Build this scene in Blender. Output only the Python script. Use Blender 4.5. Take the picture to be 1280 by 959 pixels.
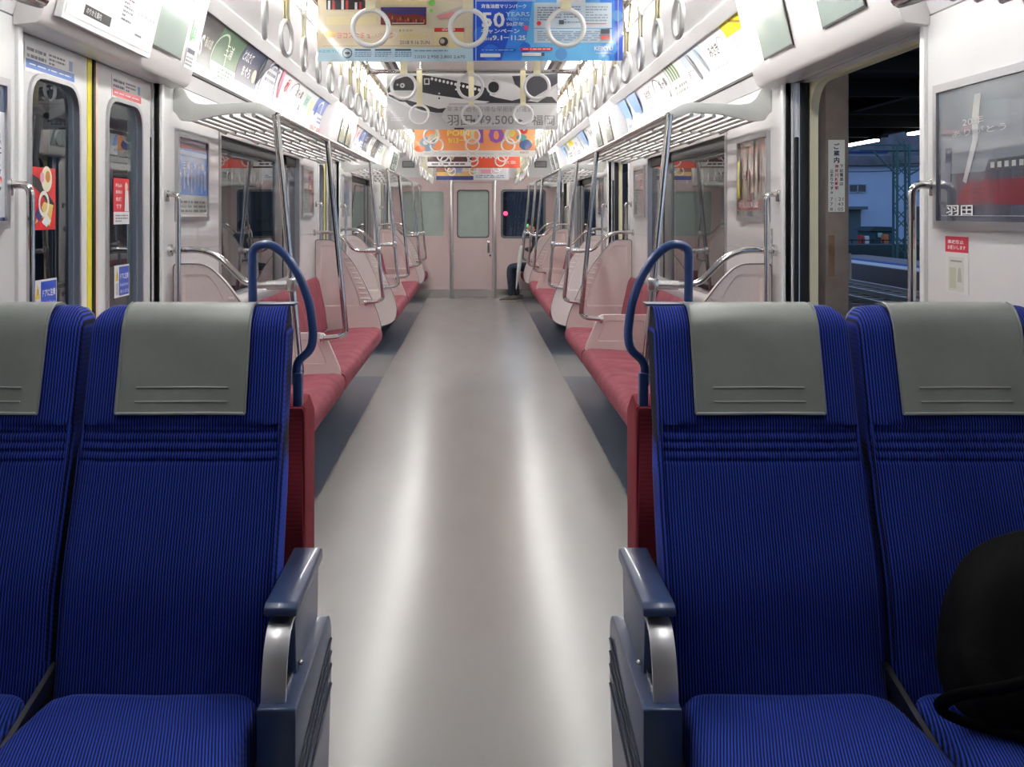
import bpy, bmesh, math, random
from mathutils import Vector, Matrix
random.seed(7)
PI = math.pi
for o in list(bpy.data.objects): bpy.data.objects.remove(o)
S = bpy.context.scene
C = S.collection
# ---------------------------------------------------------------- camera, world, exposure
F = 1294.0; VX, VY = 593.5, 266.0; CX, CH = 0.01, 1.40
cam_d = bpy.data.cameras.new('camera'); cam = bpy.data.objects.new('camera', cam_d); C.objects.link(cam)
cam.location = (CX, 0, CH); cam.rotation_euler = (PI/2, 0, 0)
cam_d.sensor_width = 36; cam_d.lens = 36*F/1280
cam_d.shift_x = (640-VX)/1280; cam_d.shift_y = (VY-479.5)/1280
cam_d.clip_start = 0.05; cam_d.clip_end = 300
S.camera = cam
S.view_settings.view_transform = 'Standard'; S.view_settings.look = 'None'
S.view_settings.exposure = 0.0; S.view_settings.gamma = 1; S.view_settings.use_curve_mapping = False
W = bpy.data.worlds.new('dusk'); S.world = W; W.use_nodes = True
wn = W.node_tree; wn.nodes.clear()
wo = wn.nodes.new('ShaderNodeOutputWorld'); wb = wn.nodes.new('ShaderNodeBackground')
tc = wn.nodes.new('ShaderNodeTexCoord'); sp = wn.nodes.new('ShaderNodeSeparateXYZ'); cr = wn.nodes.new('ShaderNodeValToRGB')
wn.links.new(tc.outputs['Generated'], sp.inputs[0]); wn.links.new(sp.outputs['Z'], cr.inputs[0])
cr.color_ramp.elements[0].position = 0.0; cr.color_ramp.elements[0].color = (.30, .40, .58, 1)
cr.color_ramp.elements[1].position = 0.6; cr.color_ramp.elements[1].color = (.12, .20, .40, 1)
wn.links.new(cr.outputs[0], wb.inputs[0]); wb.inputs[1].default_value = 2.0
wn.links.new(wb.outputs[0], wo.inputs[0])
TUBE_L = 47.0            # radiance of the fluorescent tubes

# ---------------------------------------------------------------- materials
def lin(c):
    return tuple((x/12.92 if x <= .04045 else ((x+.055)/1.055)**2.4) for x in c)
_m = {}
def mat(col, rough=.5, metal=0.0, coat=0.0, key=None, spec=None):
    k = key or ('c', tuple(round(x, 3) for x in col), rough, metal, coat, spec)
    if k in _m: return _m[k]
    m = bpy.data.materials.new('mat'); m.use_nodes = True
    b = m.node_tree.nodes['Principled BSDF']
    b.inputs['Base Color'].default_value = (*lin(col), 1); b.inputs['Roughness'].default_value = rough
    b.inputs['Metallic'].default_value = metal; b.inputs['Coat Weight'].default_value = coat
    if spec is not None: b.inputs['Specular IOR Level'].default_value = spec
    _m[k] = m
    return m
def emis(col, strength):
    m = bpy.data.materials.new('emission'); m.use_nodes = True
    b = m.node_tree.nodes['Principled BSDF']
    b.inputs['Base Color'].default_value = (*col, 1)
    b.inputs['Emission Color'].default_value = (*col, 1); b.inputs['Emission Strength'].default_value = strength
    return m
def noisy(col, rough, scale, amt, bump=0.0, metal=0.0, coat=0.0, stretch=(1, 1, 1), name='noisy', rvar=0.0):
    m = bpy.data.materials.new(name); m.use_nodes = True
    n = m.node_tree; b = n.nodes['Principled BSDF']
    t = n.nodes.new('ShaderNodeTexCoord'); mp = n.nodes.new('ShaderNodeMapping'); mp.inputs['Scale'].default_value = stretch
    nz = n.nodes.new('ShaderNodeTexNoise'); nz.inputs['Scale'].default_value = scale; nz.inputs['Detail'].default_value = 4
    n.links.new(t.outputs['Object'], mp.inputs[0]); n.links.new(mp.outputs[0], nz.inputs['Vector'])
    r = n.nodes.new('ShaderNodeValToRGB'); n.links.new(nz.outputs[0], r.inputs[0])
    a = lin([max(0, x-amt) for x in col]); c = lin([min(1, x+amt) for x in col])
    r.color_ramp.elements[0].position = .3; r.color_ramp.elements[0].color = (*a, 1)
    r.color_ramp.elements[1].position = .7; r.color_ramp.elements[1].color = (*c, 1)
    n.links.new(r.outputs[0], b.inputs['Base Color'])
    b.inputs['Roughness'].default_value = rough; b.inputs['Metallic'].default_value = metal; b.inputs['Coat Weight'].default_value = coat
    if rvar:
        mr = n.nodes.new('ShaderNodeMapRange'); mr.inputs[3].default_value = rough-rvar; mr.inputs[4].default_value = rough+rvar
        n.links.new(nz.outputs[0], mr.inputs[0]); n.links.new(mr.outputs[0], b.inputs['Roughness'])
    if bump:
        bp = n.nodes.new('ShaderNodeBump'); bp.inputs['Strength'].default_value = bump; bp.inputs['Distance'].default_value = .01
        n.links.new(nz.outputs[0], bp.inputs['Height']); n.links.new(bp.outputs[0], b.inputs['Normal'])
    return m
def glassm(tint=(.75, .8, .8), rough=0.0):
    m = bpy.data.materials.new('glass'); m.use_nodes = True
    b = m.node_tree.nodes['Principled BSDF']
    b.inputs['Base Color'].default_value = (*tint, 1); b.inputs['Roughness'].default_value = rough
    b.inputs['Transmission Weight'].default_value = 1.0; b.inputs['IOR'].default_value = 1.5
    return m
def corduroy(name, lo, hi, period, axis='X', skew=0.0):
    """ribbed seat cloth: fine vertical cords woven light on dark"""
    m = bpy.data.materials.new(name); m.use_nodes = True
    n = m.node_tree; b = n.nodes['Principled BSDF']
    t = n.nodes.new('ShaderNodeTexCoord'); s = n.nodes.new('ShaderNodeSeparateXYZ'); n.links.new(t.outputs['Object'], s.inputs[0])
    nz = n.nodes.new('ShaderNodeTexNoise'); nz.inputs['Scale'].default_value = 9; nz.inputs['Detail'].default_value = 3
    n.links.new(t.outputs['Object'], nz.inputs['Vector'])
    ml = n.nodes.new('ShaderNodeMath'); ml.operation = 'MULTIPLY'; ml.inputs[1].default_value = 2*PI/period
    if skew:
        sk = n.nodes.new('ShaderNodeMath'); sk.operation = 'MULTIPLY_ADD'; sk.inputs[1].default_value = skew
        n.links.new(s.outputs['Y'], sk.inputs[0]); n.links.new(s.outputs[axis], sk.inputs[2]); n.links.new(sk.outputs[0], ml.inputs[0])
    else: n.links.new(s.outputs[axis], ml.inputs[0])
    ad = n.nodes.new('ShaderNodeMath'); ad.operation = 'MULTIPLY_ADD'; ad.inputs[1].default_value = 2.2
    n.links.new(nz.outputs[0], ad.inputs[0]); n.links.new(ml.outputs[0], ad.inputs[2])
    si = n.nodes.new('ShaderNodeMath'); si.operation = 'SINE'; n.links.new(ad.outputs[0], si.inputs[0])
    # short diagonal weave along the cord
    mz = n.nodes.new('ShaderNodeMath'); mz.operation = 'MULTIPLY_ADD'; mz.inputs[1].default_value = 2*PI/.011
    n.links.new(s.outputs['Z'], mz.inputs[0]); n.links.new(ml.outputs[0], mz.inputs[2])
    sz = n.nodes.new('ShaderNodeMath'); sz.operation = 'SINE'; n.links.new(mz.outputs[0], sz.inputs[0])
    ww = n.nodes.new('ShaderNodeMath'); ww.operation = 'MULTIPLY_ADD'; ww.inputs[1].default_value = .25
    n.links.new(sz.outputs[0], ww.inputs[0]); n.links.new(si.outputs[0], ww.inputs[2])
    mr = n.nodes.new('ShaderNodeMapRange'); mr.inputs[1].default_value = -1.1; mr.inputs[2].default_value = 1.2
    n.links.new(ww.outputs[0], mr.inputs[0])
    r = n.nodes.new('ShaderNodeValToRGB'); r.color_ramp.elements[0].color = (*lin(lo), 1); r.color_ramp.elements[1].color = (*lin(hi), 1)
    r.color_ramp.elements[0].position = .15; r.color_ramp.elements[1].position = .95
    n.links.new(mr.outputs[0], r.inputs[0]); n.links.new(r.outputs[0], b.inputs['Base Color'])
    b.inputs['Roughness'].default_value = .85; b.inputs['Specular IOR Level'].default_value = .2
    b.inputs['Sheen Weight'].default_value = .03; b.inputs['Sheen Roughness'].default_value = .5
    bp = n.nodes.new('ShaderNodeBump'); bp.inputs['Strength'].default_value = .35; bp.inputs['Distance'].default_value = .002
    n.links.new(si.outputs[0], bp.inputs['Height']); n.links.new(bp.outputs[0], b.inputs['Normal'])
    return m

WHITE = noisy((.90, .90, .90), .30, 3, .008, coat=.2, name='white_wall_laminate')
CEILW = noisy((.88, .88, .885), .25, 2.5, .01, coat=.2, name='ceiling_laminate')
HEADW = mat((.90, .89, .885), .3, coat=.3)
PINK = noisy((.875, .79, .785), .38, 4, .01, name='pink_laminate')
PINKP = noisy((.885, .825, .815), .40, 60, .008, bump=.03, name='pink_plastic')
SLAT = mat((.74, .74, .73), .38, .5)
RACKG = mat((.78, .79, .775), .4)
STEEL = mat((.78, .78, .77), .22, 1.0)
POLEM = mat((.80, .79, .78), .13, 1.0)
ALU = mat((.80, .80, .81), .32, 1.0)
CLAMP = mat((.86, .86, .86), .25, .9)
DSTEEL = mat((.45, .45, .45), .35, 1.0)
RUBBER = mat((.05, .05, .055), .6)
BLACK = mat((.03, .03, .035), .4)
DARK = mat((.10, .10, .11), .5)
GREYM = mat((.45, .46, .47), .4, .4)
CREAM = mat((.86, .84, .70), .4)
YELLOW = mat((.93, .87, .25), .4)
PEACH = mat((.93, .80, .68), .4)
RED = noisy((.54, .24, .295), .85, 9, .045, bump=.25, name='red_moquette')
MAROON = corduroy('maroon_rib_cloth', (.38, .10, .14), (.60, .22, .27), .004, 'Y')
BLUEC = corduroy('blue_rib_cloth', (.008, .02, .11), (.125, .235, .66), .0062)
BLUEC_LIT = {q: corduroy('blue_rib_cloth', (.010, .03, .13), (.15, .28, .74), .0060, 'X', -q*.24) for q in (-1, 1)}  # same cloth, colour lifted where lamp light falls on the cushions
NAVYP = mat((.19, .26, .40), .35, coat=.3)
NAVYH = mat((.15, .25, .46), .32, coat=.3)
VINYL = noisy((.46, .48, .465), .36, 35, .006, bump=.05, name='grey_vinyl')
VINYLH = mat((.60, .62, .60), .4)
GLASS = glassm((.62, .68, .68))
SCREEN = mat((.60, .66, .64), .18, coat=.6)
BLIND = noisy((.68, .74, .72), .35, 6, .015, coat=.6, name='grey_green_blind')
RINGM = mat((.93, .93, .92), .3, coat=.3)
BANDM = mat((.90, .87, .72), .6)

# ---------------------------------------------------------------- mesh helpers
class MB:
    def __init__(s): s.v = []; s.f = []; s.mi = []; s.mats = []
    def _m(s, m):
        if m not in s.mats: s.mats.append(m)
        return s.mats.index(m)
    def add(s, vs, fs, m):
        k = len(s.v); i = s._m(m)
        s.v += [Vector(v) for v in vs]; s.f += [[k+a for a in f] for f in fs]; s.mi += [i]*len(fs)
        return s
    def addbm(s, bm, m):
        bm.verts.index_update()
        s.add([v.co.copy() for v in bm.verts], [[v.index for v in f.verts] for f in bm.faces], m); bm.free(); return s
    def box(s, x0, x1, y0, y1, z0, z1, m, bev=0.0, seg=2):
        if x0 > x1: x0, x1 = x1, x0
        if y0 > y1: y0, y1 = y1, y0
        if z0 > z1: z0, z1 = z1, z0
        vs = [(x0,y0,z0),(x1,y0,z0),(x1,y1,z0),(x0,y1,z0),(x0,y0,z1),(x1,y0,z1),(x1,y1,z1),(x0,y1,z1)]
        fs = [(0,3,2,1),(4,5,6,7),(0,1,5,4),(1,2,6,5),(2,3,7,6),(3,0,4,7)]
        if not bev: return s.add(vs, fs, m)
        bm = bmesh.new(); bv = [bm.verts.new(v) for v in vs]
        for f in fs: bm.faces.new([bv[i] for i in f])
        bev = min(bev, .49*min(x1-x0, y1-y0, z1-z0))
        bmesh.ops.bevel(bm, geom=list(bm.edges), offset=bev, segments=seg, affect='EDGES', profile=.5)
        return s.addbm(bm, m)
    def prism(s, poly, axis, a0, a1, m, bev=0.0):
        """poly of 2D points extruded along an axis; axis 'y': (x,z), 'x': (y,z), 'z': (x,y)"""
        def P(p, a):
            return {'y': (p[0], a, p[1]), 'x': (a, p[0], p[1]), 'z': (p[0], p[1], a)}[axis]
        bm = bmesh.new(); n = len(poly)
        A = [bm.verts.new(P(p, a0)) for p in poly]; B = [bm.verts.new(P(p, a1)) for p in poly]
        bm.faces.new(A); bm.faces.new(B[::-1])
        for i in range(n): bm.faces.new([A[i], B[i], B[(i+1) % n], A[(i+1) % n]])
        bmesh.ops.recalc_face_normals(bm, faces=bm.faces)
        if bev:
            es = [e for e in bm.edges if e.calc_face_angle(0) > .5]
            bmesh.ops.bevel(bm, geom=es, offset=bev, segments=2, affect='EDGES', profile=.5)
        return s.addbm(bm, m)
    def ringplate(s, outer, inner, axis, a0, a1, m, recess=None, m2=None):
        """a plate with a hole (recess None) or with a sunk panel on both faces"""
        def P(p, a):
            return {'y': (p[0], a, p[1]), 'x': (a, p[0], p[1]), 'z': (p[0], p[1], a)}[axis]
        for a, sgn in ((a0, 1), (a1, -1)):
            bm = bmesh.new()
            es = []
            for loop in (outer, inner):
                vs = [bm.verts.new(P(p, a)) for p in loop]
                es += [bm.edges.new((vs[i], vs[(i+1) % len(vs)])) for i in range(len(vs))]
            bmesh.ops.triangle_fill(bm, edges=es, use_beauty=True)
            s.addbm(bm, m)
            if recess is not None:
                ad = a + sgn*recess*(1 if a1 > a0 else -1); k = len(inner)
                cx = sum(p[0] for p in inner)/k; cz = sum(p[1] for p in inner)/k
                inn = [(cx+(p[0]-cx)*.94, cz+(p[1]-cz)*.95) for p in inner]
                s.add([P(p, a) for p in inner]+[P(p, ad) for p in inn], [(i, (i+1) % k, k+(i+1) % k, k+i) for i in range(k)], m2 or m)
                s.add([P(p, ad) for p in inn], [list(range(k))], m2 or m)
        loops = [outer] + ([inner] if recess is None else [])
        for loop in loops:
            k = len(loop)
            s.add([P(p, a0) for p in loop]+[P(p, a1) for p in loop], [(i, (i+1) % k, k+(i+1) % k, k+i) for i in range(k)], m)
        return s
    def tube(s, path, r, m, n=10, closed=False, sx=1.0):
        path = [Vector(p) for p in path]; k = len(path); vs = []; fs = []
        def tan(i):
            a = path[(i-1) % k] if (closed or i > 0) else path[i]
            b = path[(i+1) % k] if (closed or i < k-1) else path[i]
            return (b-a).normalized()
        t = tan(0); up = Vector((0, 0, 1)) if abs(t.z) < .9 else Vector((0, 1, 0))
        nrm = (up - t*up.dot(t)).normalized()
        for i in range(k):
            t = tan(i); nrm = (nrm - t*nrm.dot(t)).normalized(); bn = t.cross(nrm)
            rr = r[i] if isinstance(r, (list, tuple)) else r
            for j in range(n):
                a = 2*PI*j/n
                vs.append(path[i]+nrm*math.cos(a)*rr+bn*math.sin(a)*rr*sx)
        for i in range(k if closed else k-1):
            for j in range(n):
                fs.append((i*n+j, i*n+(j+1) % n, ((i+1) % k)*n+(j+1) % n, ((i+1) % k)*n+j))
        if not closed: fs.append(list(range(n))[::-1]); fs.append([(k-1)*n+j for j in range(n)])
        return s.add(vs, fs, m)
    def loft(s, loops, m, cap=True):
        n = len(loops[0]); k = len(loops); vs = [p for l in loops for p in l]
        fs = [(i*n+j, i*n+(j+1) % n, (i+1)*n+(j+1) % n, (i+1)*n+j) for i in range(k-1) for j in range(n)]
        if cap: fs.append(list(range(n))[::-1]); fs.append([(k-1)*n+j for j in range(n)])
        return s.add(vs, fs, m)
    def ball(s, c, r, m, n=12, sc=(1, 1, 1)):
        bm = bmesh.new(); bmesh.ops.create_uvsphere(bm, u_segments=n, v_segments=max(6, n*2//3), radius=r)
        for v in bm.verts: v.co = Vector((v.co.x*sc[0]+c[0], v.co.y*sc[1]+c[1], v.co.z*sc[2]+c[2]))
        return s.addbm(bm, m)
    def torus(s, c, R, r, m, axis='y', N=28, n=10):
        pts = []
        for i in range(N):
            a = 2*PI*i/N
            pts.append({'y': (c[0]+R*math.cos(a), c[1], c[2]+R*math.sin(a)), 'x': (c[0], c[1]+R*math.cos(a), c[2]+R*math.sin(a)), 'z': (c[0]+R*math.cos(a), c[1]+R*math.sin(a), c[2])}[axis])
        return s.tube(pts, r, m, n, closed=True)
def smoothpath(pts, rad=.03, n=6):
    """round the inner corners of a polyline"""
    pts = [Vector(p) for p in pts]; out = [pts[0]]
    for i in range(1, len(pts)-1):
        a, b, c = pts[i-1], pts[i], pts[i+1]
        d = min(rad, (a-b).length*.49, (c-b).length*.49)
        p, q = b+(a-b).normalized()*d, b+(c-b).normalized()*d
        for k in range(n+1):
            t = k/n; out.append(p*(1-t)**2+b*2*t*(1-t)+q*t*t)
    out.append(pts[-1]); return out
def arc2(poly, rad, n=5):
    """round the corners of a closed 2D polygon"""
    k = len(poly); out = []
    for i in range(k):
        a, b, c = Vector(poly[i-1]), Vector(poly[i]), Vector(poly[(i+1) % k])
        r = rad[i] if isinstance(rad, (list, tuple)) else rad
        if r <= 0: out.append(tuple(b)); continue
        d = min(r, (a-b).length*.45, (c-b).length*.45)
        p, q = b+(a-b).normalized()*d, b+(c-b).normalized()*d
        for j in range(n+1):
            t = j/n; out.append(tuple(p*(1-t)**2+b*2*t*(1-t)+q*t*t))
    return out
def rrect(x0, x1, z0, z1, r): return arc2([(x0, z0), (x1, z0), (x1, z1), (x0, z1)], r)
def mir(poly, s): return [(s*p[0], p[1]) for p in poly]

def wloc(o):
    v = Vector((0, 0, 0))
    while o is not None: v = v+Vector(o.location); o = o.parent
    return v
def props(o, label=None, cat=None, group=None, kind=None):
    if label: o['label'] = label
    if cat: o['category'] = cat
    if group: o['group'] = group
    if kind: o['kind'] = kind
    return o
def obj(name, mb, parent=None, label=None, cat=None, group=None, kind=None, smooth=True, ang=38, origin=None):
    me = bpy.data.meshes.new(name)
    if parent is None:
        if origin is None:
            xs = [v.x for v in mb.v]; ys = [v.y for v in mb.v]; zs = [v.z for v in mb.v]
            origin = Vector(((min(xs)+max(xs))/2, (min(ys)+max(ys))/2, min(zs)))
        off = Vector(origin)
    else: off = wloc(parent)
    me.from_pydata([v-off for v in mb.v], [], mb.f)
    for m in mb.mats: me.materials.append(m)
    me.polygons.foreach_set('material_index', mb.mi)
    bm = bmesh.new(); bm.from_mesh(me); bmesh.ops.recalc_face_normals(bm, faces=bm.faces); bm.to_mesh(me); bm.free()
    if smooth:
        me.polygons.foreach_set('use_smooth', [True]*len(me.polygons)); me.set_sharp_from_angle(angle=math.radians(ang))
    me.update()
    o = bpy.data.objects.new(name, me); C.objects.link(o)
    if parent is None: o.location = off
    else: o.parent = parent
    return props(o, label, cat, group, kind)
def thing(name, label, cat, loc, group=None, kind=None):
    o = bpy.data.objects.new(name, None); C.objects.link(o); o.location = loc
    return props(o, label, cat, group, kind)
def dup(root, loc, rz=0, label=None, group=None):
    r = root.copy(); C.objects.link(r); r.location = loc; r.rotation_euler = (0, 0, rz)
    if label: r['label'] = label
    if group: r['group'] = group
    for ch in root.children:
        c = ch.copy(); C.objects.link(c); c.parent = r
        for g in ch.children:
            d = g.copy(); C.objects.link(d); d.parent = c
    return r
def at(px, py, d): return CX+(px-VX)*d/F, CH+(VY-py)*d/F

# ---------------------------------------------------------------- printed sheets and lettering
_t = {}
def text_pts(s, bold=0.0):
    k = (s, bold)
    if k in _t: return _t[k]
    cu = bpy.data.curves.new('lettering', 'FONT'); cu.body = s; cu.size = 1; cu.resolution_u = 2; cu.offset = bold
    ob = bpy.data.objects.new('lettering', cu)
    C.objects.link(ob); dg = bpy.context.evaluated_depsgraph_get()
    me = bpy.data.meshes.new_from_object(ob.evaluated_get(dg))
    vs = [(v.co.x, v.co.y) for v in me.vertices]; fs = [list(p.vertices) for p in me.polygons]
    bpy.data.objects.remove(ob); bpy.data.curves.remove(cu); bpy.data.meshes.remove(me)
    x0 = min(v[0] for v in vs); x1 = max(v[0] for v in vs); y0 = min(v[1] for v in vs); y1 = max(v[1] for v in vs)
    _t[k] = ([((x-x0), (y-y0)) for x, y in vs], fs, x1-x0, y1-y0)
    return _t[k]
class Sheet:
    """a printed sheet; f(u, v, off) gives the point on it, u and v in metres from its lower left corner"""
    def __init__(s, f, w, h, col, thick=.001, step=.0007, rough=.35, coat=.3, nu=1, nv=1):
        s.f = f; s.w = w; s.h = h; s.mb = MB(); s.k = 0; s.step = step; s.rough = rough; s.coat = coat; s.nv = nv
        s.rect(0, w, 0, h, col)
        # the sheet's own thickness and back
        n = nv
        vs = []; 
        for i in range(n+1):
            v = h*i/n
            for u in (0, w): vs.append(f(u, v, 0)); vs.append(f(u, v, -thick))
        fs = []
        for i in range(n):
            a = 4*i; b = 4*(i+1); fs += [(a+1, a+3, b+3, b+1), (a, a+1, b+1, b), (a+2, a+3, b+3, b+2)]
        fs += [(0, 1, 3, 2), (4*n, 4*n+1, 4*n+3, 4*n+2)]
        s.mb.add(vs, fs, s.m(col))
    def m(s, col): return mat(col, s.rough, 0, s.coat) if isinstance(col, tuple) else col
    def layer(s): s.k += 1
    def rect(s, u0, u1, v0, v1, col, k=None):
        if k is None: s.k += .2
        o = (s.k if k is None else k)*s.step; n = max(1, int(round(s.nv*(v1-v0)/s.h+.3))); vs = []
        for i in range(n+1):
            v = v0+(v1-v0)*i/n; vs += [s.f(u0, v, o), s.f(u1, v, o)]
        s.mb.add(vs, [(2*i, 2*i+1, 2*i+3, 2*i+2) for i in range(n)], s.m(col)); return s
    def poly(s, pts, col):
        s.k += .2
        s.mb.add([s.f(u, v, s.k*s.step) for u, v in pts], [list(range(len(pts)))], s.m(col)); return s
    def disc(s, u, v, r, col, rv=None, n=20):
        rv = rv or r
        return s.poly([(u+r*math.cos(2*PI*i/n), v+rv*math.sin(2*PI*i/n)) for i in range(n)], col)
    def ring(s, u, v, r, t, col, n=24):
        s.k += .2; vs = []
        for i in range(n):
            a = 2*PI*i/n
            vs += [s.f(u+r*math.cos(a), v+r*math.sin(a), s.k*s.step), s.f(u+(r-t)*math.cos(a), v+(r-t)*math.sin(a), s.k*s.step)]
        s.mb.add(vs, [(2*i, 2*i+1, (2*i+3) % (2*n), (2*i+2) % (2*n)) for i in range(n)], s.m(col)); return s
    def text(s, st, u, v, h, col, w=None, bold=0.0):
        s.k += .5; P, fs, tw, th = text_pts(st, bold); sy = h/th; sx = (w/tw) if w else sy
        s.mb.add([s.f(u+x*sx, v+y*sy, s.k*s.step) for x, y in P], fs, s.m(col)); return s
    def vtext(s, st, u, v, size, col, gap=1.12, bold=0.0):
        s.k += .5
        for i, ch in enumerate(st):
            if ch == ' ': continue
            P, fs, tw, th = text_pts(ch, bold); g = size/max(tw, th, .55)
            s.mb.add([s.f(u+(x-tw/2)*g, v-i*size*gap+(y-th/2)*g, s.k*s.step) for x, y in P], fs, s.m(col))
        return s
    def lines(s, u0, u1, v0, v1, n, col, seed=0, frac=.5, gaps=True):
        """rows of print too small to read"""
        R = random.Random(seed); p = (v1-v0)/n
        for i in range(n):
            u = u0; v = v1-(i+1)*p+p*(1-frac)/2
            while u < u1:
                l = R.uniform(.05, .22)*(u1-u0)
                if u+l > u1: l = u1-u
                s.rect(u, u+l*.9, v, v+p*frac, col, s.k+.3); u += l+(R.uniform(0, .04)*(u1-u0) if gaps else 0)
                if R.random() < .12 and i % 3 == 2: break
        return s


# ================================================================ THE SETTING
WX = 1.33; YB, YE = -0.9, 17.0
DOORS = [(3.05, 4.40), (8.85, 10.20), (14.65, 16.00)]
WINS = [(5.44, 7.90), (11.24, 13.70)]
DT = 1.95; WB, WT = .92, 1.83
# floor: pale middle with darker lino under the benches
def bays():
    out = []; y = YB
    for a, b in DOORS: out.append((y, a, False)); out.append((a, b, True)); y = b
    out.append((y, YE, False)); return out
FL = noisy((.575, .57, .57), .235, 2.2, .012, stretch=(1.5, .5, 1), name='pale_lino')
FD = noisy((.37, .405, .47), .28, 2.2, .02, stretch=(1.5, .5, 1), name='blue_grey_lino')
FM = noisy((.56, .56, .565), .28, 2.2, .015, stretch=(1.5, .5, 1), name='door_area_lino')
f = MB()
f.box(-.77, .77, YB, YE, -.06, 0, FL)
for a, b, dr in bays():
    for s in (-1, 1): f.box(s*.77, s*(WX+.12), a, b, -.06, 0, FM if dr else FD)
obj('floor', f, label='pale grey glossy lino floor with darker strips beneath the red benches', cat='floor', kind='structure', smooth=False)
# ceiling with coved sides
AD0, ADC, AD1 = (1.30, 2.055), (1.298, 2.245), (1.195, 2.335)
def adp(t):
    return tuple(AD0[i]*(1-t)**2+2*ADC[i]*t*(1-t)+AD1[i]*t*t for i in (0, 1))
prof = [(1.33, 1.975), (1.304, 2.05)]+[(adp(t/8)[0]+.006, adp(t/8)[1]) for t in range(9)]+[(1.15, 2.358), (1.02, 2.378), (.52, 2.38), (.47, 2.35), (0, 2.345)]
full = prof+[(-x, z) for x, z in prof[:-1]][::-1]+[(-1.42, 1.96), (-1.42, 2.52), (1.42, 2.52), (1.42, 1.96)]
c = MB().prism(full, 'y', YB, YE+.05, CEILW)
obj('ceiling', c, label='glossy white coved carriage ceiling', cat='ceiling', kind='structure', ang=25)
# side walls
def wall_cells(s, x0, x1, opens, mb, m, zt=1.97, y0=YB, y1=YE, zb=-.06):
    ys = sorted(set([y0, y1]+[a for o in opens for a in o[:2]])); zs = sorted(set([zb, zt]+[a for o in opens for a in o[2:]]))
    for i in range(len(ys)-1):
        run = None
        for j in range(len(zs)-1):
            ym, zm = (ys[i]+ys[i+1])/2, (zs[j]+zs[j+1])/2
            solid = not any(o[0] < ym < o[1] and o[2] < zm < o[3] for o in opens)
            if solid and run is None: run = zs[j]
            if run is not None and (not solid): mb.box(s*x0, s*x1, ys[i], ys[i+1], run, zs[j], m); run = None
        if run is not None: mb.box(s*x0, s*x1, ys[i], ys[i+1], run, zs[-1], m)
for s, nm in ((-1, 'left'), (1, 'right')):
    mb = MB()
    ops = [(a, b, 0, DT) for a, b in DOORS]+[(a, b, WB, WT) for a, b in WINS]
    wall_cells(s, WX, WX+.03, ops, mb, WHITE)
    ops2 = [(a-.75 if False else a, b+.02, 0, DT) for a, b in DOORS]+[(a, b, WB, WT) for a, b in WINS]
    wall_cells(s, WX+.075, WX+.095, [(a, b, 0, DT) for a, b in DOORS]+[(a, b, WB, WT) for a, b in WINS], mb, WHITE)
    # panel seams
    for a, b in [(4.44, 5.44), (7.9, 8.81), (10.24, 11.24), (13.7, 14.61)]:
        mb.box(s*WX, s*(WX-.0015), a, b, 1.225, 1.2275, mat((.72, .72, .73), .4))
    obj('wall_'+nm, mb, label=f'white laminate side wall on the {nm} of the carriage', cat='wall', kind='structure', smooth=False)
    # door frames
    for i, (a, b) in enumerate(DOORS):
        t = MB()
        for y, q in ((a, -1), (b, 1)):
            t.box(s*(WX-.012), s*(WX+.03), y-.0, y+q*.035, 0, DT+.02, WHITE, .006)
        t.box(s*(WX+.03), s*(WX+.035), b-.012, b, 0, DT, ALU)
        obj(f'trim_{"left" if s<0 else "right"}_{i+1}', t, label=f'white door surround, {["nearest","middle","farthest"][i]} on the {nm} side', cat='door frame', kind='structure')
    # exterior skin with rounded door openings
    t = MB()
    ext = [(a, b) for a, b in DOORS]
    ys0 = YB
    for i, (a, b) in enumerate(ext):
        nxt = ext[i+1][0] if i+1 < 3 else YE
        mid0 = ys0; mid1 = (b+nxt)/2 if i < 2 else YE
        w = WINS[i] if i < 2 else None
        seg1 = b+.25
        outer = [(a-.2, -.06), (b+.2, -.06), (b+.2, 2.4), (a-.2, 2.4)]
        inner = arc2([(a+.02, 0), (b-.03, 0), (b-.03, DT-.01), (a+.02, DT-.01)], [0, 0, .16, .16], 8)
        t.ringplate([(y, z) for y, z in outer], inner, 'x', s*(WX+.095), s*(WX+.13), CREAM)
    obj(f'trim_{"left" if s<0 else "right"}_4', t, label=f'cream rounded outer doorways along the {nm} side', cat='door frame', kind='structure', ang=30)
# end wall of the cab (pink)
e = MB()
EWX = [(-1.19, -.485), (.455, 1.155)]; EZ = (1.0, 1.765)
ops = [(EWX[0][0], EWX[0][1], EZ[0], EZ[1]), (-.345, .30, 0, 1.90), (EWX[1][0], EWX[1][1], EZ[0], EZ[1])]
xs = sorted(set([-1.42, 1.42]+[v for o in ops for v in o[:2]])); zs = sorted(set([-.06, 1.98]+[v for o in ops for v in o[2:]]))
for i in range(len(xs)-1):
    for j in range(len(zs)-1):
        xm, zm = (xs[i]+xs[i+1])/2, (zs[j]+zs[j+1])/2
        if not any(o[0] < xm < o[1] and o[2] < zm < o[3] for o in ops): e.box(xs[i], xs[i+1], YE, YE+.06, zs[j], zs[j+1], PINK)
e.box(-1.42, 1.42, YE, YE+.06, 1.98, 2.5, WHITE)
obj('wall_far', e, label='pink end wall of the carriage with door and cab windows', cat='wall', kind='structure', smooth=False)
e = MB().box(-1.42, 1.42, YB-.06, YB, -.06, 2.5, mat((.36, .33, .33), .6))  # unseen wall, coloured dark to bounce less light onto the blue seats
obj('wall_near', e, label='dark-coloured end wall behind the camera', cat='wall', kind='structure', smooth=False)
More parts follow.
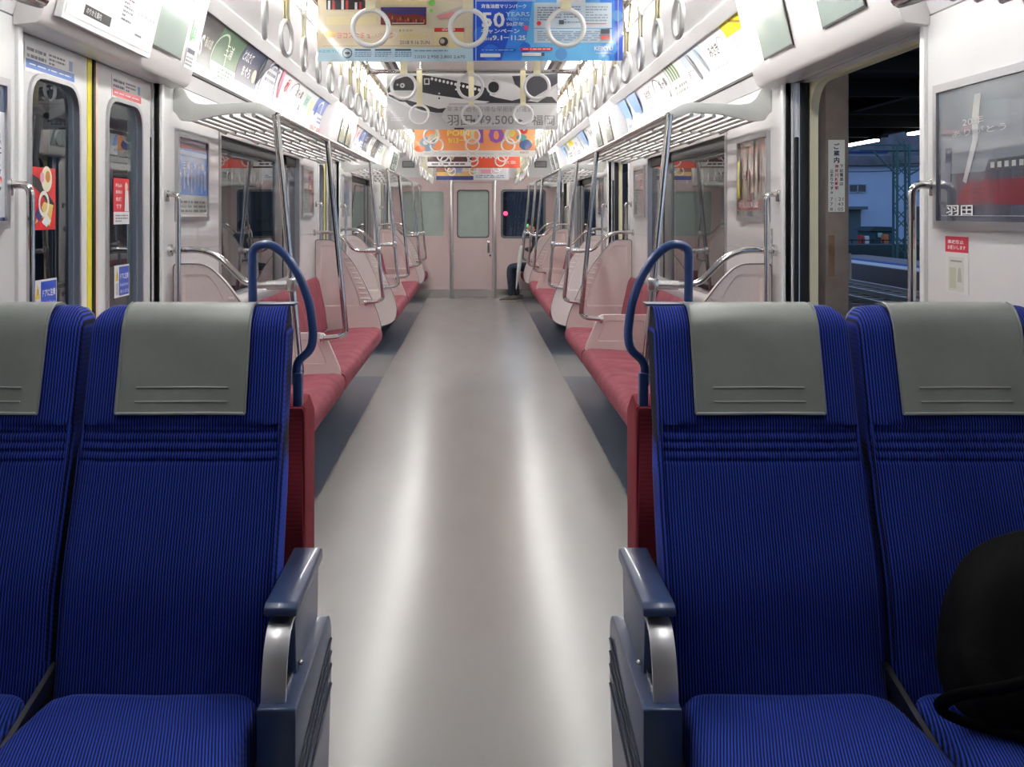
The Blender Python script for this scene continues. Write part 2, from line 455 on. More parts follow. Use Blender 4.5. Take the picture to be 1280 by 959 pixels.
# cab windows
for i, (x0, x1) in enumerate(EWX):
    w = MB().ringplate(rrect(x0-.02, x1+.02, EZ[0]-.02, EZ[1]+.02, .07), rrect(x0+.015, x1-.015, EZ[0]+.015, EZ[1]-.015, .05), 'y', YE-.012, YE+.03, GREYM if i else PINK)
    wo_ = obj(f'window_{i+1}', w, label=['cab window on the left with grey-green blind drawn down', 'cab window on the right looking into the dark, red signal beyond'][i], cat='window', kind='structure')
    g = MB().box(x0+.005, x1-.005, YE+.005, YE+.011, EZ[0]+.005, EZ[1]-.005, GLASS)
    if i == 1: obj('pane', g, wo_)
    else: obj('blind', MB().box(x0+.0, x1-.0, YE+.018, YE+.022, EZ[0]+.0, EZ[1]-.0, BLIND), wo_)
# cab door
dr = MB().ringplate(rrect(-.34, .295, .005, 1.895, .01), rrect(-.27, .235, 1.0, 1.765, .05), 'y', YE-.004, YE+.035, PINK)
do = obj('door_7', dr, label='pink cab door in the middle of the end wall', cat='door', kind='structure')
obj('door_window', MB().ringplate(rrect(-.285, .25, .985, 1.78, .06), rrect(-.262, .227, 1.008, 1.757, .045), 'y', YE-.012, YE+.0, GREYM), do)
obj('blind', MB().box(-.27, .235, YE+.01, YE+.015, 1.0, 1.765, BLIND), do)
h = MB().tube(smoothpath([(.235, YE-.004, .90), (.235, YE-.04, .90), (.235, YE-.04, .78)], .02), .009, DSTEEL)
h.box(.215, .255, YE-.012, YE-.004, .74, .94, STEEL, .004); h.ball((.262, YE-.012, .70), .018, DSTEEL, 10)
obj('door_handle', h, do)
obj('kick_plate', MB().box(-.335, .29, YE-.008, YE-.004, .01, .145, STEEL), do)
t = MB()
for x in (-.372, .335): t.box(x-.022, x+.022, YE-.03, YE, 0, 1.93, ALU, .008)
obj('trim_1', t, label='two upright aluminium door posts either side of the cab door', cat='door frame', kind='structure')
t = MB(); t.box(-1.33, -.395, YE-.006, YE, 0, .145, STEEL); t.box(.36, 1.33, YE-.006, YE, 0, .145, STEEL)
obj('baseboard_far', t, label='stainless kick plate along the foot of the pink end wall', cat='baseboard', kind='structure', smooth=False)
for i, x in enumerate((-1.08, 1.09)):
    v = MB().ringplate(rrect(x-.10, x+.10, 2.14, 2.25, .008), rrect(x-.085, x+.085, 2.155, 2.235, .004), 'y', YE-.012, YE, GREYM)
    for k in range(6): v.box(x-.085, x+.085, YE-.010, YE-.004, 2.158+k*.013, 2.164+k*.013, DARK)
    obj('air_vent', v, label=f'small dark louvred vent high on the end wall, {["left","right"][i]} one', cat='vent', group='vents above the end wall')

# side doors -------------------------------------------------------------
LEAF = 0
def side_door(s, idx, a, b, closed):
    global LEAF
    nm = 'left' if s < 0 else 'right'
    which = ['nearest', 'middle', 'farthest'][idx]
    if not closed:
        # leaves slid into the wall: only black rubber edges and the cream leaf edge show
        t = MB()
        for y, q in ((b, 1), (a, -1)):
            t.box(s*(WX+.036), s*(WX+.075), y-q*.012, y+q*.62, .0, DT, WHITE)
            t.box(s*(WX+.034), s*(WX+.050), y-q*.026, y-q*.010, .0, 1.72 if q > 0 else DT, RUBBER, .003)
            t.box(s*(WX+.052), s*(WX+.090), y-q*.030, y-q*.010, .0, DT, RUBBER, .003)
            t.box(s*(WX+.049), s*(WX+.053), y-q*.028, y-q*.012, .0, DT, ALU)
        obj(f'door_{idx+4}', t, label=f'open sliding door, {which} on the right side, black rubber edges showing', cat='door', kind='structure')
        return
    root = thing(f'door_{idx+1}', f'closed white sliding double door, {which} on the left side', 'door', (s*(WX+.05), (a+b)/2, 0), kind='structure')
    mid = (a+b)/2
    for k, (p, q) in enumerate(((a, mid), (mid, b))):
        cy = (p+q)/2+(.02 if k == 0 else -.01)*0; wy0, wy1 = cy-.195, cy+.195
        mb = MB().ringplate([(p+.002, 0), (q-.002, 0), (q-.002, DT), (p+.002, DT)], rrect(wy0, wy1, .72, 1.83, .10), 'x', s*(WX+.036), s*(WX+.07), WHITE)
        leaf = obj('door_leaf', mb, root)
        obj('window_rim', MB().ringplate(rrect(wy0-.012, wy1+.012, .708, 1.842, .11), rrect(wy0+.004, wy1-.004, .724, 1.826, .095), 'x', s*(WX+.026), s*(WX+.045), ALU), leaf)
        obj('pane', MB().box(s*(WX+.050), s*(WX+.055), wy0, wy1, .72, 1.83, GLASS), leaf)
    e = MB(); e.box(s*(WX+.026), s*(WX+.07), mid-.012, mid+.012, 0, DT, RUBBER, .004)
    obj('rubber_edge', e, root)
    obj('edge_stripe', MB().box(s*(WX+.033), s*(WX+.036), mid-.052, mid-.013, 0, DT, YELLOW), root, 'yellow stripe')
    obj('edge_stripe', MB().box(s*(WX+.033), s*(WX+.036), mid+.013, mid+.048, 0, DT, PEACH), root, 'pale orange stripe')
    e = MB()
    for y, q in ((b, -1), (a, 1)): e.box(s*(WX+.031), s*(WX+.055), y, y+q*.014, 0, 1.72, RUBBER)
    obj('side_seal', e, root)
for i, (a, b) in enumerate(DOORS): side_door(-1, i, a, b, True); side_door(1, i, a, b, False)

# side windows -----------------------------------------------------------
wn_i = 3
for s, nm in ((-1, 'left'), (1, 'right')):
    for i, (a, b) in enumerate(WINS):
        r = thing(f'window_{wn_i}', f'wide side window over the red bench, {["nearer","farther"][i]} one on the {nm}', 'window', (s*(WX+.05), (a+b)/2, WB), kind='structure'); wn_i += 1
        fr = MB(); X0, X1 = s*(WX-.004), s*(WX+.03)
        mull = a+1.62
        fr.ringplate([(a-.02, WB-.02), (b+.02, WB-.02), (b+.02, WT+.02), (a-.02, WT+.02)], [(a+.02, WB+.02), (b-.02, WB+.02), (b-.02, WT-.02), (a+.02, WT-.02)], 'x', X0, X1, ALU)
        obj('window_frame', fr, r)
        g = MB().box(s*(WX+.02), s*(WX+.055), mull, mull+.26, WB, WT, GREYM, .004); g.box(s*(WX+.016), s*(WX+.05), mull+.26, mull+.28, WB, WT, RUBBER)
        g.box(s*(WX+.02), s*(WX+.055), mull+.28, mull+.42, WB, WT, GREYM)
        obj('mullion', g, r)
        obj('sash_rail', MB().box(s*(WX+.02), s*(WX+.06), a+.02, b-.02, WT-.085, WT-.02, BLACK), r, 'black upper rail')
        obj('pane', MB().box(s*(WX+.030), s*(WX+.035), a+.01, mull+.01, WB+.01, WT-.01, GLASS), r)
        obj('pane', MB().box(s*(WX+.030), s*(WX+.035), mull+.41, b-.01, WB+.01, WT-.01, GLASS), r)
        obj('window_sill', MB().prism([(s*(WX-.035), WB-.06), (s*(WX+.03), WB-.06), (s*(WX+.03), WB+.02), (s*(WX-.01), WB+.015), (s*(WX-.035), WB-.02)], 'y', a-.02, b+.02, ALU), r)

# boxes over the doors (header) ------------------------------------------
HP = [(1.33, 1.945), (1.26, 1.952), (1.247, 1.965), (1.222, 2.05), (1.15, 2.36), (1.33, 2.36)]
HY = [(3.0, 4.56), (8.72, 10.36), (14.5, 16.16)]
def facia(s, z): return s*(1.222-(z-2.05)*(.072/.31))
def facia_map(s, ya, za):
    """sheet coordinates on the sloping face: u runs to the reader's right"""
    k = .072/.31; L = math.hypot(1, k); nx, nz = -s*1/L, -k/L
    def f(u, v, off):
        z = za+v/L; y = ya+u if s < 0 else ya-u
        return Vector((facia(s, z)+nx*(off+.003), y, z+nz*(off+.003)))
    return f
for s, nm in ((-1, 'left'), (1, 'right')):
    for i, (a, b) in enumerate(HY):
        t = MB().prism(mir(HP, s), 'y', a, b, HEADW, .004)
        o = obj(f'trim_{"left" if s<0 else "right"}_{i+5}', t, label=f'white sloping box over the {["nearest","middle","farthest"][i]} door on the {nm}', cat='door header', kind='structure', ang=30)
        cen = (DOORS[i][0]+DOORS[i][1])/2
        scr = [(cen+.21, cen+.59), (cen-.52, cen-.14)] if s > 0 else [(cen+.21, cen+.59)]
        if i and s < 0: scr = [(cen+.21, cen+.59), (cen-.25, cen+.13)]
        for j, (p, q) in enumerate(scr):
            r = thing('display_screen', f'{["grey-green switched-off screen","dark-edged switched-off screen"][j]} over the {["nearest","middle","farthest"][i]} {nm} door, {["farther","nearer"][j]} of the pair' if len(scr) > 1 else f'grey-green switched-off screen beside the route map over the nearest left door', 'screen', (facia(s, 2.05), (p+q)/2, 2.05), group='screens over the doors')
            fm = facia_map(s, p if s < 0 else q, 2.045)
            w, h_ = q-p, .24
            bz = MB(); bz.add([fm(0-.008, -.008, .0), fm(w+.008, -.008, 0), fm(w+.008, h_+.008, 0), fm(-.008, h_+.008, 0), fm(-.008, -.008, .004), fm(w+.008, -.008, .004), fm(w+.008, h_+.008, .004), fm(-.008, h_+.008, .004)], [(0,1,2,3),(4,5,6,7),(0,1,5,4),(1,2,6,5),(2,3,7,6),(3,0,4,7)], BLACK)
            obj('bezel', bz, r)
            sc = MB(); sc.add([fm(0, 0, .0055), fm(w, 0, .0055), fm(w, h_, .0055), fm(0, h_, .0055)], [(0, 1, 2, 3)], SCREEN)
            obj('screen', sc, r)
# route map board on nearest left header
fm = facia_map(-1, 3.06, 1.985)
r = thing('route_map_board', 'white framed line map board over the nearest left door', 'sign', (-1.22, 3.48, 1.98))
bd = MB(); w, hh = .83, .34
P8 = [fm(*q) for q in ((0,0,0),(w,0,0),(w,hh,0),(0,hh,0),(0,0,.022),(w,0,.022),(w,hh,.022),(0,hh,.022))]
bd.add(P8, [(0,1,2,3),(4,5,6,7),(0,1,5,4),(1,2,6,5),(2,3,7,6),(3,0,4,7)], mat((.93,.93,.93), .3)); obj('board', bd, r, smooth=False)
base = facia_map(-1, 3.06, 1.985)
sh = Sheet(lambda u, v, o: base(u+.015, v+.018, o+.0235), w-.03, hh-.036, (.96, .97, .97))
sh.layer()
sh.rect(.13, .36, .02, .052, (.08, .08, .10)); sh.rect(.30, .345, .16, .25, (.75, .25, .35)); sh.rect(.35, .41, .16, .25, (.25, .35, .65))
sh.lines(.05, .26, .10, .20, 5, (.62, .64, .68), 3); sh.lines(.44, .54, .06, .16, 7, (.45, .47, .52), 4); sh.lines(.58, .78, .10, .28, 7, (.75, .77, .82), 5)
sh.rect(.60, .67, .035, .042, (.5, .5, .55)); sh.rect(.66, .70, .20, .215, (.3, .3, .35)); sh.rect(.52, .55, .22, .235, (.3, .3, .35))
sh.layer(); sh.text('のりかえ案内', .145, .026, .020, (.95, .95, .95))
for k in range(5): sh.rect(.305+k*.02, .312+k*.02, .165, .245, (.95, .95, .95))
obj('printed_map', sh.mb, r, smooth=False)
# near-left green sticker on end of the header ad
# ceiling trims: silver mouldings above the adverts, black gutter below
for s, nm in ((-1, 'left'), (1, 'right')):
    for i, (a, b) in enumerate([(YB, 3.0), (4.56, 8.72), (10.36, 14.5), (16.16, YE)]):
        t = MB().prism(mir([(1.203, 2.314), (1.190, 2.308), (1.135, 2.348), (1.14, 2.362), (1.203, 2.345)], s), 'y', a, b, mat((.86, .86, .86), .35, .2))
        t.prism(mir([(1.310, 2.038), (1.299, 2.042), (1.297, 2.054), (1.310, 2.054)], s), 'y', a, b, DARK)
        obj(f'trim_{"left" if s<0 else "right"}_{i+8}', t, label=f'silver rail holding the overhead adverts, {["behind the camera","over the nearer bench","over the farther bench","beside the end wall"][i]} on the {nm}', cat='trim', kind='structure')
# ceiling air slots
for s, nm in ((-1, 'left'), (1, 'right')):
    t = MB()
    for k in range(11):
        y0 = .6+k*1.5
        t.box(s*.475, s*.60, y0, y0+1.42, 2.368, 2.379, ALU, .004); t.box(s*.50, s*.522, y0+.06, y0+1.36, 2.364, 2.372, BLACK); t.box(s*.55, s*.572, y0+.06, y0+1.36, 2.364, 2.372, BLACK)
    obj(f'trim_{"left" if s<0 else "right"}_12', t, label=f'long slotted air outlet strip in the ceiling, {nm} side', cat='vent', kind='structure')
# fluorescent tubes ------------------------------------------------------
TUBEM = emis((1.0, .985, .96), TUBE_L)
ORD = ['nearest', 'second', 'third', 'fourth', 'fifth', 'sixth', 'seventh', 'eighth', 'ninth', 'tenth', 'eleventh', 'twelfth', 'thirteenth', 'fourteenth', 'fifteenth', 'sixteenth', 'seventeenth', 'eighteenth', 'nineteenth', 'twentieth', 'twenty-first', 'twenty-second', 'twenty-third', 'twenty-fourth', 'twenty-fifth', 'twenty-sixth', 'twenty-seventh', 'twenty-eighth', 'twenty-ninth', 'thirtieth', 'thirty-first', 'thirty-second', 'thirty-third', 'thirty-fourth', 'thirty-fifth', 'thirty-sixth', 'thirty-seventh', 'thirty-eighth']
tub = None
for s, nm in ((-1, 'left'), (1, 'right')):
    for k in range(12):
        y = 2.05+k*1.25
        lab = f'glowing white ceiling tube lamp, {ORD[k]} in the {nm} row'
        if tub is None:
            tub = thing('fluorescent_lamp', lab, 'lamp', (s*.76, y, 2.31), group='ceiling tube lamps')
            l = wloc(tub)
            obj('lamp_base', MB().box(l.x-.045, l.x+.045, l.y-.6, l.y+.6, 2.352, 2.375, HEADW, .004), tub)
            obj('tube', MB().tube([(l.x, l.y-.58, 2.328), (l.x, l.y+.58, 2.328)], .0155, TUBEM, 12), tub)
            cp = MB()
            for q in (-1, 1): cp.box(l.x-.02, l.x+.02, l.y+q*.58-.012, l.y+q*.58+.012, 2.31, 2.352, HEADW, .004)
            obj('lamp_holder', cp, tub)
        else: dup(tub, (s*.76, y, 2.31), 0, lab)

# ================================================================ BENCH BAYS
def partition(s, y, lab, facing):
    """tall pink partition at the end of a bench; facing = side (+1 far, -1 near) that has the ribs in view"""
    out = arc2([(1.315, .27), (1.315, 1.175), (1.17, 1.175), (1.09, 1.10), (.97, .94), (.88, .76), (.80, .58), (.762, .44), (.79, .31), (.92, .262)], [0, .02, .05, .05, .05, .08, .08, .10, .08, .05])
    inn = arc2([(1.275, .62), (1.275, 1.13), (1.165, 1.13), (1.125, 1.08), (1.045, .92), (.975, .76), (.945, .66), (.945, .62)], .02)
    r = thing('bench_partition', lab, 'partition', (s*1.04, y, .0), group='pink partitions at the bench ends')
    obj('panel', MB().ringplate(mir(out, s), mir(inn, s), 'y', y-.02, y+.02, PINKP, recess=.007), r)
    rb = MB()
    edge = [(.762, .44), (.80, .58), (.88, .76), (.97, .94), (1.09, 1.10), (1.17, 1.175)]
    def ex(z):
        for (x0, z0), (x1, z1) in zip(edge, edge[1:]):
            if z0 <= z <= z1: return x0+(x1-x0)*(z-z0)/(z1-z0)
        return 1.2
    ie = [(.945, .62), (.975, .76), (1.045, .92), (1.125, 1.08), (1.165, 1.13)]
    def ix(z):
        for (x0, z0), (x1, z1) in zip(ie, ie[1:]):
            if z0 <= z <= z1: return x0+(x1-x0)*(z-z0)/(z1-z0)
        return 1.16
    k = 0; z = .635
    while z < 1.12:
        a, b = ex(z)+.022, ix(z)-.018
        if b-a > .02:
            for q in (-1, 1): rb.box(s*a, s*b, y+q*.018, y+q*.031, z, z+.016, PINKP, .004)
        z += .042
    obj('ribs', rb, r)
    obj('edge_line', MB().tube([(s*x, y-.021, zz) for x, zz in out], .003, GREYM, 6, closed=True), r)
    return r
def divider(s, y, lab):
    out = arc2([(1.24, .40), (1.24, .685), (.885, .685), (.79, .47), (.785, .40)], [0, .01, .03, .03, 0])
    inn = arc2([(1.20, .50), (1.20, .645), (.925, .645), (.865, .50)], .02)
    r = thing('seat_divider', lab, 'divider', (s*1.0, y, .40), group='low pink dividers between seat cushions')
    obj('panel', MB().ringplate(mir(out, s), mir(inn, s), 'y', y-.02, y+.02, PINKP, recess=.006), r)
    return r
def pole(s, y, lab):
    r = thing('grab_pole', lab, 'pole', (s*.86, y, .66), group='chrome poles rising from the benches to the racks')
    X = lambda x: s*x
    p = smoothpath([(X(.862), y, 1.83), (X(.756), y, .73), (X(.752), y, .69), (X(.79), y+.0, .665), (X(.90), y+.0, .655)], .045)
    obj('pole_tube', MB().tube(p, .0165, POLEM, 12), r)
    obj('foot_plate', MB().tube([(X(.885), y, .655), (X(.905), y, .654)], .028, CLAMP, 12), r)
    return r
def side_rail(s, y, lab):
    r = thing('hand_rail', lab, 'handrail', (s*1.1, y, 1.08), group='bent chrome rails over the bench ends')
    X = lambda x: s*x
    p = smoothpath([(X(1.33), y, 1.235), (X(1.14), y, 1.240), (X(1.0), y, 1.10), (X(.955), y, 1.082), (X(.79), y, 1.085)], .09)
    obj('rail_tube', MB().tube(p, .0145, POLEM, 12), r)
    c = MB().tube([(X(.90), y, 1.083), (X(.80), y, 1.085)], .0195, CLAMP, 12); c.box(X(.768), X(.812), y-.023, y+.023, 1.055, 1.115, CLAMP, .008)
    obj('clamp', c, r)
    obj('wall_bracket', MB().tube([(X(1.33), y, 1.235), (X(1.315), y, 1.236)], .026, CLAMP, 12), r)
    return r
def door_bar(s, y, lab, xo=1.275):
    r = thing('grab_bar', lab, 'grab bar', (s*xo, y, .6), group='upright grab bars beside the doors')
    X = lambda x: s*x
    q = .02
    p = smoothpath([(X(WX), y, 1.478), (X(xo), y, 1.482), (X(xo), y, .60), (X(WX), y, .60)], .035)
    obj('bar', MB().tube(p, .0118, POLEM, 12), r)
    for z in (1.478, .60): obj('mount', MB().box(X(WX), X(WX-.012), y-.02, y+.02, z-.03, z+.02, STEEL, .004), r)
def cushion_profile(dz=0):
    pts = [(.80, .315), (.765, .335), (.757, .395), (.768, .437), (.81, .457+dz), (.95, .452+dz), (1.10, .440+dz), (1.215, .425+dz), (1.215, .33), (1.0, .31)]
    return arc2(pts, .018, 3)
def bench(s, y0, y1, lab, seats):
    r = thing('bench_seat', lab, 'bench', (s*1.0, (y0+y1)/2, .0), group='red moquette benches')
    n = max(8, int((y1-y0)/.055)); loops = []
    for i in range(n+1):
        t = i/n; y = y0+(y1-y0)*t
        e = min(t, 1-t)*(y1-y0); sq = 1 if e > .04 else .90+.10*math.sin(e/.04*PI/2)
        dz = .008*abs(math.sin(PI*seats*t))-.004
        lp = cushion_profile(dz)
        loops.append([(s*(1.0+(x-1.0)*(.97+.03*sq)), y, .385+(z-.385)*sq) for x, z in lp])
    obj('seat_cushion', MB().loft(loops, RED), r)
    # one backrest pad per seat pair of humps
    loops = []
    bp = arc2([(1.205, .43), (1.225, .60), (1.275, .83), (1.30, .875), (1.325, .86), (1.325, .43)], .03, 4)
    for i in range(n+1):
        t = i/n; y = y0+(y1-y0)*t; e = min(t, 1-t)*(y1-y0); sq = 1 if e > .07 else .80+.20*math.sin(e/.07*PI/2)
        d = .010*abs(math.sin(PI*seats*t))
        loops.append([(s*(1.325-(1.325-x)*(sq+ (d*6 if x < 1.3 else 0))), y, .43+(z-.43)*(.90+.10*sq)) for x, z in bp])
    obj('backrest', MB().loft(loops, RED), r)
    b = MB().box(s*.86, s*1.20, y0+.01, y1-.01, .285, .33, DARK, .006); b.box(s*1.13, s*1.325, y0+.01, y1-.01, .0, .30, mat((.52,.53,.54), .4, .5), .004)
    for k in range(int((y1-y0)/.08)): b.box(s*1.13, s*1.126, y0+.04+k*.08, y0+.09+k*.08, .06, .24, DARK)
    obj('heater_cover', b, r)
    return r
BK = arc2([(1.33, 1.955), (1.285, 1.955), (1.262, 1.91), (1.235, 1.888), (1.19, 1.882), (.97, 1.892), (.935, 1.885), (.855, 1.842), (.862, 1.812), (.90, 1.822), (.965, 1.846), (1.10, 1.838), (1.245, 1.806), (1.30, 1.81), (1.318, 1.84), (1.33, 1.85)], .012, 3)
def rack(s, y0, y1, lab):
    r = thing('luggage_rack', lab, 'luggage rack', (s*1.1, (y0+y1)/2, 1.80), group='luggage racks over the benches')
    for y in (y0+.0, y1-.02):
        obj('end_bracket', MB().prism(mir(BK, s), 'y', y, y+.02, RACKG, .003), r)
    def zr(x): return 1.852-(x-.87)*.045
    obj('front_rail', MB().tube([(s*.868, y0, 1.832), (s*.868, y1, 1.832)], .015, POLEM, 10), r)
    t = MB(); xs = [.925, .975, 1.025, 1.075, 1.125, 1.175, 1.225, 1.275]
    for x in xs: t.tube([(s*x, y0+.01, zr(x)-.012), (s*x, y1-.01, zr(x)-.012)], .0095, SLAT, 8)
    obj('slats', t, r)
    n = max(2, int(round((y1-y0)/.85)))
    for k in range(1, n):
        y = y0+(y1-y0)*k/n; xx = [.90]+xs+[1.325]; pts = []
        for q in range(len(xx)-1):
            pts.append((s*xx[q], y-.04, zr(xx[q])-.012)); pts.append((s*(xx[q]+xx[q+1])/2, y+.055, zr(xx[q])-.014))
        pts.append((s*1.325, y-.03, zr(1.32)+.006))
        obj('cross_bar', MB().tube(pts, .0105, RACKG, 6), r)
    return r
SD = {-1: 'left', 1: 'right'}
JN = {-1: 1.60, 1: 2.70}     # where the low divider stands, from the bay start at 4.57
for s in (-1, 1):
    nm = SD[s]
    for i, b0 in enumerate((4.57, 10.37)):
        wh = ['nearer', 'farther'][i]
        y0, y1 = b0, b0+4.06; j = b0+JN[s]
        partition(s, y0, f'tall pink ribbed partition at the near end of the {wh} {nm} bench', 1)
        partition(s, y1, f'tall pink ribbed partition at the far end of the {wh} {nm} bench', -1)
        divider(s, j, f'low pink divider between the cushions of the {wh} {nm} bench')
        n1, n2 = (3, 5) if s < 0 else (5, 3)
        bench(s, y0+.025, j-.025, f'red {["three","five"][s>0]}-seat bench section nearest the camera in the {wh} {nm} bay', n1)
        bench(s, j+.025, y1-.025, f'red {["five","three"][s>0]}-seat bench section beyond the low divider in the {wh} {nm} bay', n2)
        pole(s, y0-.04, f'chrome pole at the near partition of the {wh} {nm} bench')
        pole(s, j-.04, f'chrome pole at the low divider of the {wh} {nm} bench')
        pole(s, y1-.04, f'chrome pole at the far partition of the {wh} {nm} bench')
        side_rail(s, y0-.04, f'bent chrome rail above the near partition of the {wh} {nm} bench')
        side_rail(s, y1-.04, f'bent chrome rail above the far partition of the {wh} {nm} bench')
        door_bar(s, y0-.085, f'upright chrome bar before the near partition of the {wh} {nm} bench')
        door_bar(s, y1+.075, f'upright chrome bar just beyond the far partition of the {wh} {nm} bench')
        rack(s, y0+.03, y1-.02, f'grey and chrome luggage rack over the {wh} {nm} bench')
    partition(s, 16.16, f'tall pink partition of the last short bench on the {nm}, by the end wall', 1)
    bench(s, 16.185, 16.98, f'short red bench beside the pink end wall on the {nm}', 2)
    pole(s, 16.12, f'chrome pole at the last short bench on the {nm}')
    side_rail(s, 16.12, f'bent chrome rail at the last short bench on the {nm}')
    rack(s, 16.19, 16.99, f'short luggage rack beside the end wall on the {nm}')
    rack(s, -.6, 2.1, f'luggage rack above the blue seats on the {nm}, its end in the top corner')
    door_bar(s, 2.965, f'upright chrome bar behind the {"left" if s<0 else "right"} blue seats, before the nearest door', 1.262)

# ================================================================ STRAPS AND THEIR RAILS
RZ = 2.287; RX = .655
def strap_proto(name, drop, lab, loc, group):
    r = thing(name, lab, 'strap', (0, 0, 0), group=group)
    z0 = RZ; zt = z0-drop
    ring = MB().torus((0, 0, zt-.066), .060, .0085, RINGM, 'y', 30, 10)
    obj('ring', ring, r)
    b = MB(); w = .0170
    for q in (-1, 1):
        pth = [(q*.016, z0+.006), (q*.017, z0-.004), (q*.012, z0-.05), (q*.004, zt+.06), (q*.003, zt+.012), (q*.007, zt-.004), (0, zt-.016)]
        for (ya, za), (yb, zb) in zip(pth, pth[1:]):
            b.add([(-w, ya, za), (w, ya, za), (w, yb, zb), (-w, yb, zb), (-w, ya+q*.0022, za), (w, ya+q*.0022, za), (w, yb+q*.0022, zb), (-w, yb+q*.0022, zb)],
                  [(0,1,2,3),(4,5,6,7),(0,1,5,4),(1,2,6,5),(2,3,7,6),(3,0,4,7)], BANDM)
    b.box(-w, w, -.017, .017, z0+.0125, z0+.0155, BANDM)
    obj('band', b, r)
    obj('buckle', MB().box(-.0178, .0178, -.0085, .0085, zt+.085, zt+.105, RINGM, .002), r)
    for ch in r.children: pass
    r.location = (loc[0], loc[1], 0)
    return r
# longitudinal rails
railobj = {}
for s, nm in ((-1, 'left'), (1, 'right')):
    r = thing('strap_rail', f'long chrome rail carrying the {nm} line of hanging straps', 'rail', (s*RX, 9.6, RZ-.0125))
    obj('rail_tube', MB().tube([(s*RX, 2.55, RZ), (s*RX, 16.9, RZ)], .0125, POLEM, 12), r)
    hgs = MB()
    for k in range(9):
        y = 2.85+k*1.72; hgs.tube([(s*RX, y, RZ), (s*RX, y, 2.378)], .008, STEEL, 8); hgs.tube([(s*RX, y-.03, RZ), (s*RX, y+.03, RZ)], .0165, CLAMP, 10)
    obj('hangers', hgs, r)
ROWS = [3.45, 5.05, 6.5, 8.3, 9.45, 11.2, 12.35, 14.1, 15.4]
proto = strap_proto('hanging_strap', .205, 'white ring strap', (0, 0), 'ring straps')
proto_long = strap_proto('hanging_strap', .315, 'white ring strap', (0, 0), 'ring straps')
used = {'a': False, 'b': False}
def place(pr, key, x, y, rz, lab, grp):
    if not used[key]:
        used[key] = True; pr.location = (x, y, 0); pr.rotation_euler = (0, 0, rz); pr['label'] = lab; pr['group'] = grp
    else: dup(pr, (x, y, 0), rz, lab, grp)
for k, y in enumerate(ROWS):
    r = thing('cross_rail', f'chrome cross rail, {ORD[k]} from the camera, joining the two strap rails', 'rail', (0, y, RZ-.02), group='cross rails of the straps')
    obj('rail_tube', MB().tube([(-RX, y, RZ), (RX, y, RZ)], .0125, POLEM, 12), r)
    for s in (-1, 1):
        obj('joint', MB().tube([(s*(RX-.06), y, RZ), (s*(RX-.012), y, RZ)], .018, CLAMP, 12).ball((s*RX, y, RZ), .022, CLAMP, 12), r)
        obj('hanger', MB().tube([(s*.33, y, RZ), (s*.33, y, 2.35)], .007, STEEL, 8), r)
    for q, pn in ((-1, 'left'), (0, 'middle'), (1, 'right')):
        place(proto, 'a', -.012+q*.325, y, random.uniform(-.08, .08), f'{pn} white ring strap of the {ORD[k]} cross row from the camera', 'ring straps across the aisle')
for s, nm in ((-1, 'left'), (1, 'right')):
    for k in range(36):
        y = 3.28+k*.375
        if any(abs(y-r_) < .06 for r_ in ROWS): y += .09
        long = 12.3 < y
        place(proto_long if long else proto, 'b' if long else 'a', s*RX, y, PI/2+random.uniform(-.22, .22), f'white ring strap, {ORD[k]} from the camera along the {nm} rail', f'ring straps on the {nm} rail')

# ================================================================ HANGING ADVERTS
def hang_map(x0, z0, y): return lambda u, v, o: Vector((x0+u, y-o, z0+v))
def holder(r, x0, x1, y, zt):
    h = MB().box(x0, x1, y-.004, y+.006, zt-.02, zt+.006, ALU, .002)
    for x in (x0+.12, x1-.12): h.tube([(x, y, zt), (x, y, 2.35)], .004, STEEL, 6)
    obj('clip_rail', h, r)
WHT = (.96, .96, .96)
# ad 1 left: concert poster, beige
y = 3.78; k = y/F
x0, z0 = at(397, 77, y); x1, _ = at(594, 77, y)
r = thing('hanging_poster', 'beige concert poster with stage photo, left of the blue poster', 'poster', ((x0+x1)/2, y, z0), 'posters hanging over the aisle')
w = x1-x0; H = .372
sh = Sheet(hang_map(x0, z0, y), w, H, (.88, .82, .70)); U = lambda px: (px-397)*k; V = lambda py: (77-py)*k
sh.layer()
sh.rect(0, w, 0, V(60), (.78, .89, .94))
sh.rect(U(408), U(461), V(12), V(-6), (.12, .12, .13)); sh.rect(U(476), U(533), V(31), V(9), (.24, .18, .42)); sh.rect(U(534), w, V(36), V(-20), (.84, .80, .70))
sh.rect(U(543), U(580), V(40), V(35), (.80, .15, .15)); sh.rect(U(543), U(580), V(60), V(40), (.93, .87, .68))
sh.rect(U(408), U(437), V(31), V(21), (.91, .85, .66)); sh.rect(U(440), U(470), V(31), V(21), (.91, .85, .66)); sh.rect(U(476), U(533), V(6), V(-14), (.92, .86, .66))
sh.disc(U(412), V(43), .022, (.97, .80, .35), .012)
sh.layer()
R = random.Random(3)
for q in range(9):
    u = U(410+q*5.6); sh.rect(u, u+.009, V(12), V(R.uniform(0, 4)), [(.92, .92, .92), (.75, .20, .18), (.10, .10, .12)][q % 3]); sh.disc(u+.005, V(R.uniform(-4, 0)), .0045, (.85, .65, .55))
sh.poly([(U(476), V(31)), (U(533), V(31)), (U(533), V(22)), (U(520), V(18)), (U(500), V(19)), (U(484), V(16)), (U(476), V(24))], (.45, .16, .12))
for q in range(16):
    u = U(480+q*3.3); v = V(R.uniform(20, 26)); sh.rect(u, u+.004, v-.012, v, [(.85, .45, .25), (.15, .08, .10), (.70, .25, .15)][q % 3])
sh.rect(U(490), U(530), V(30), V(29), (.9, .9, .85))
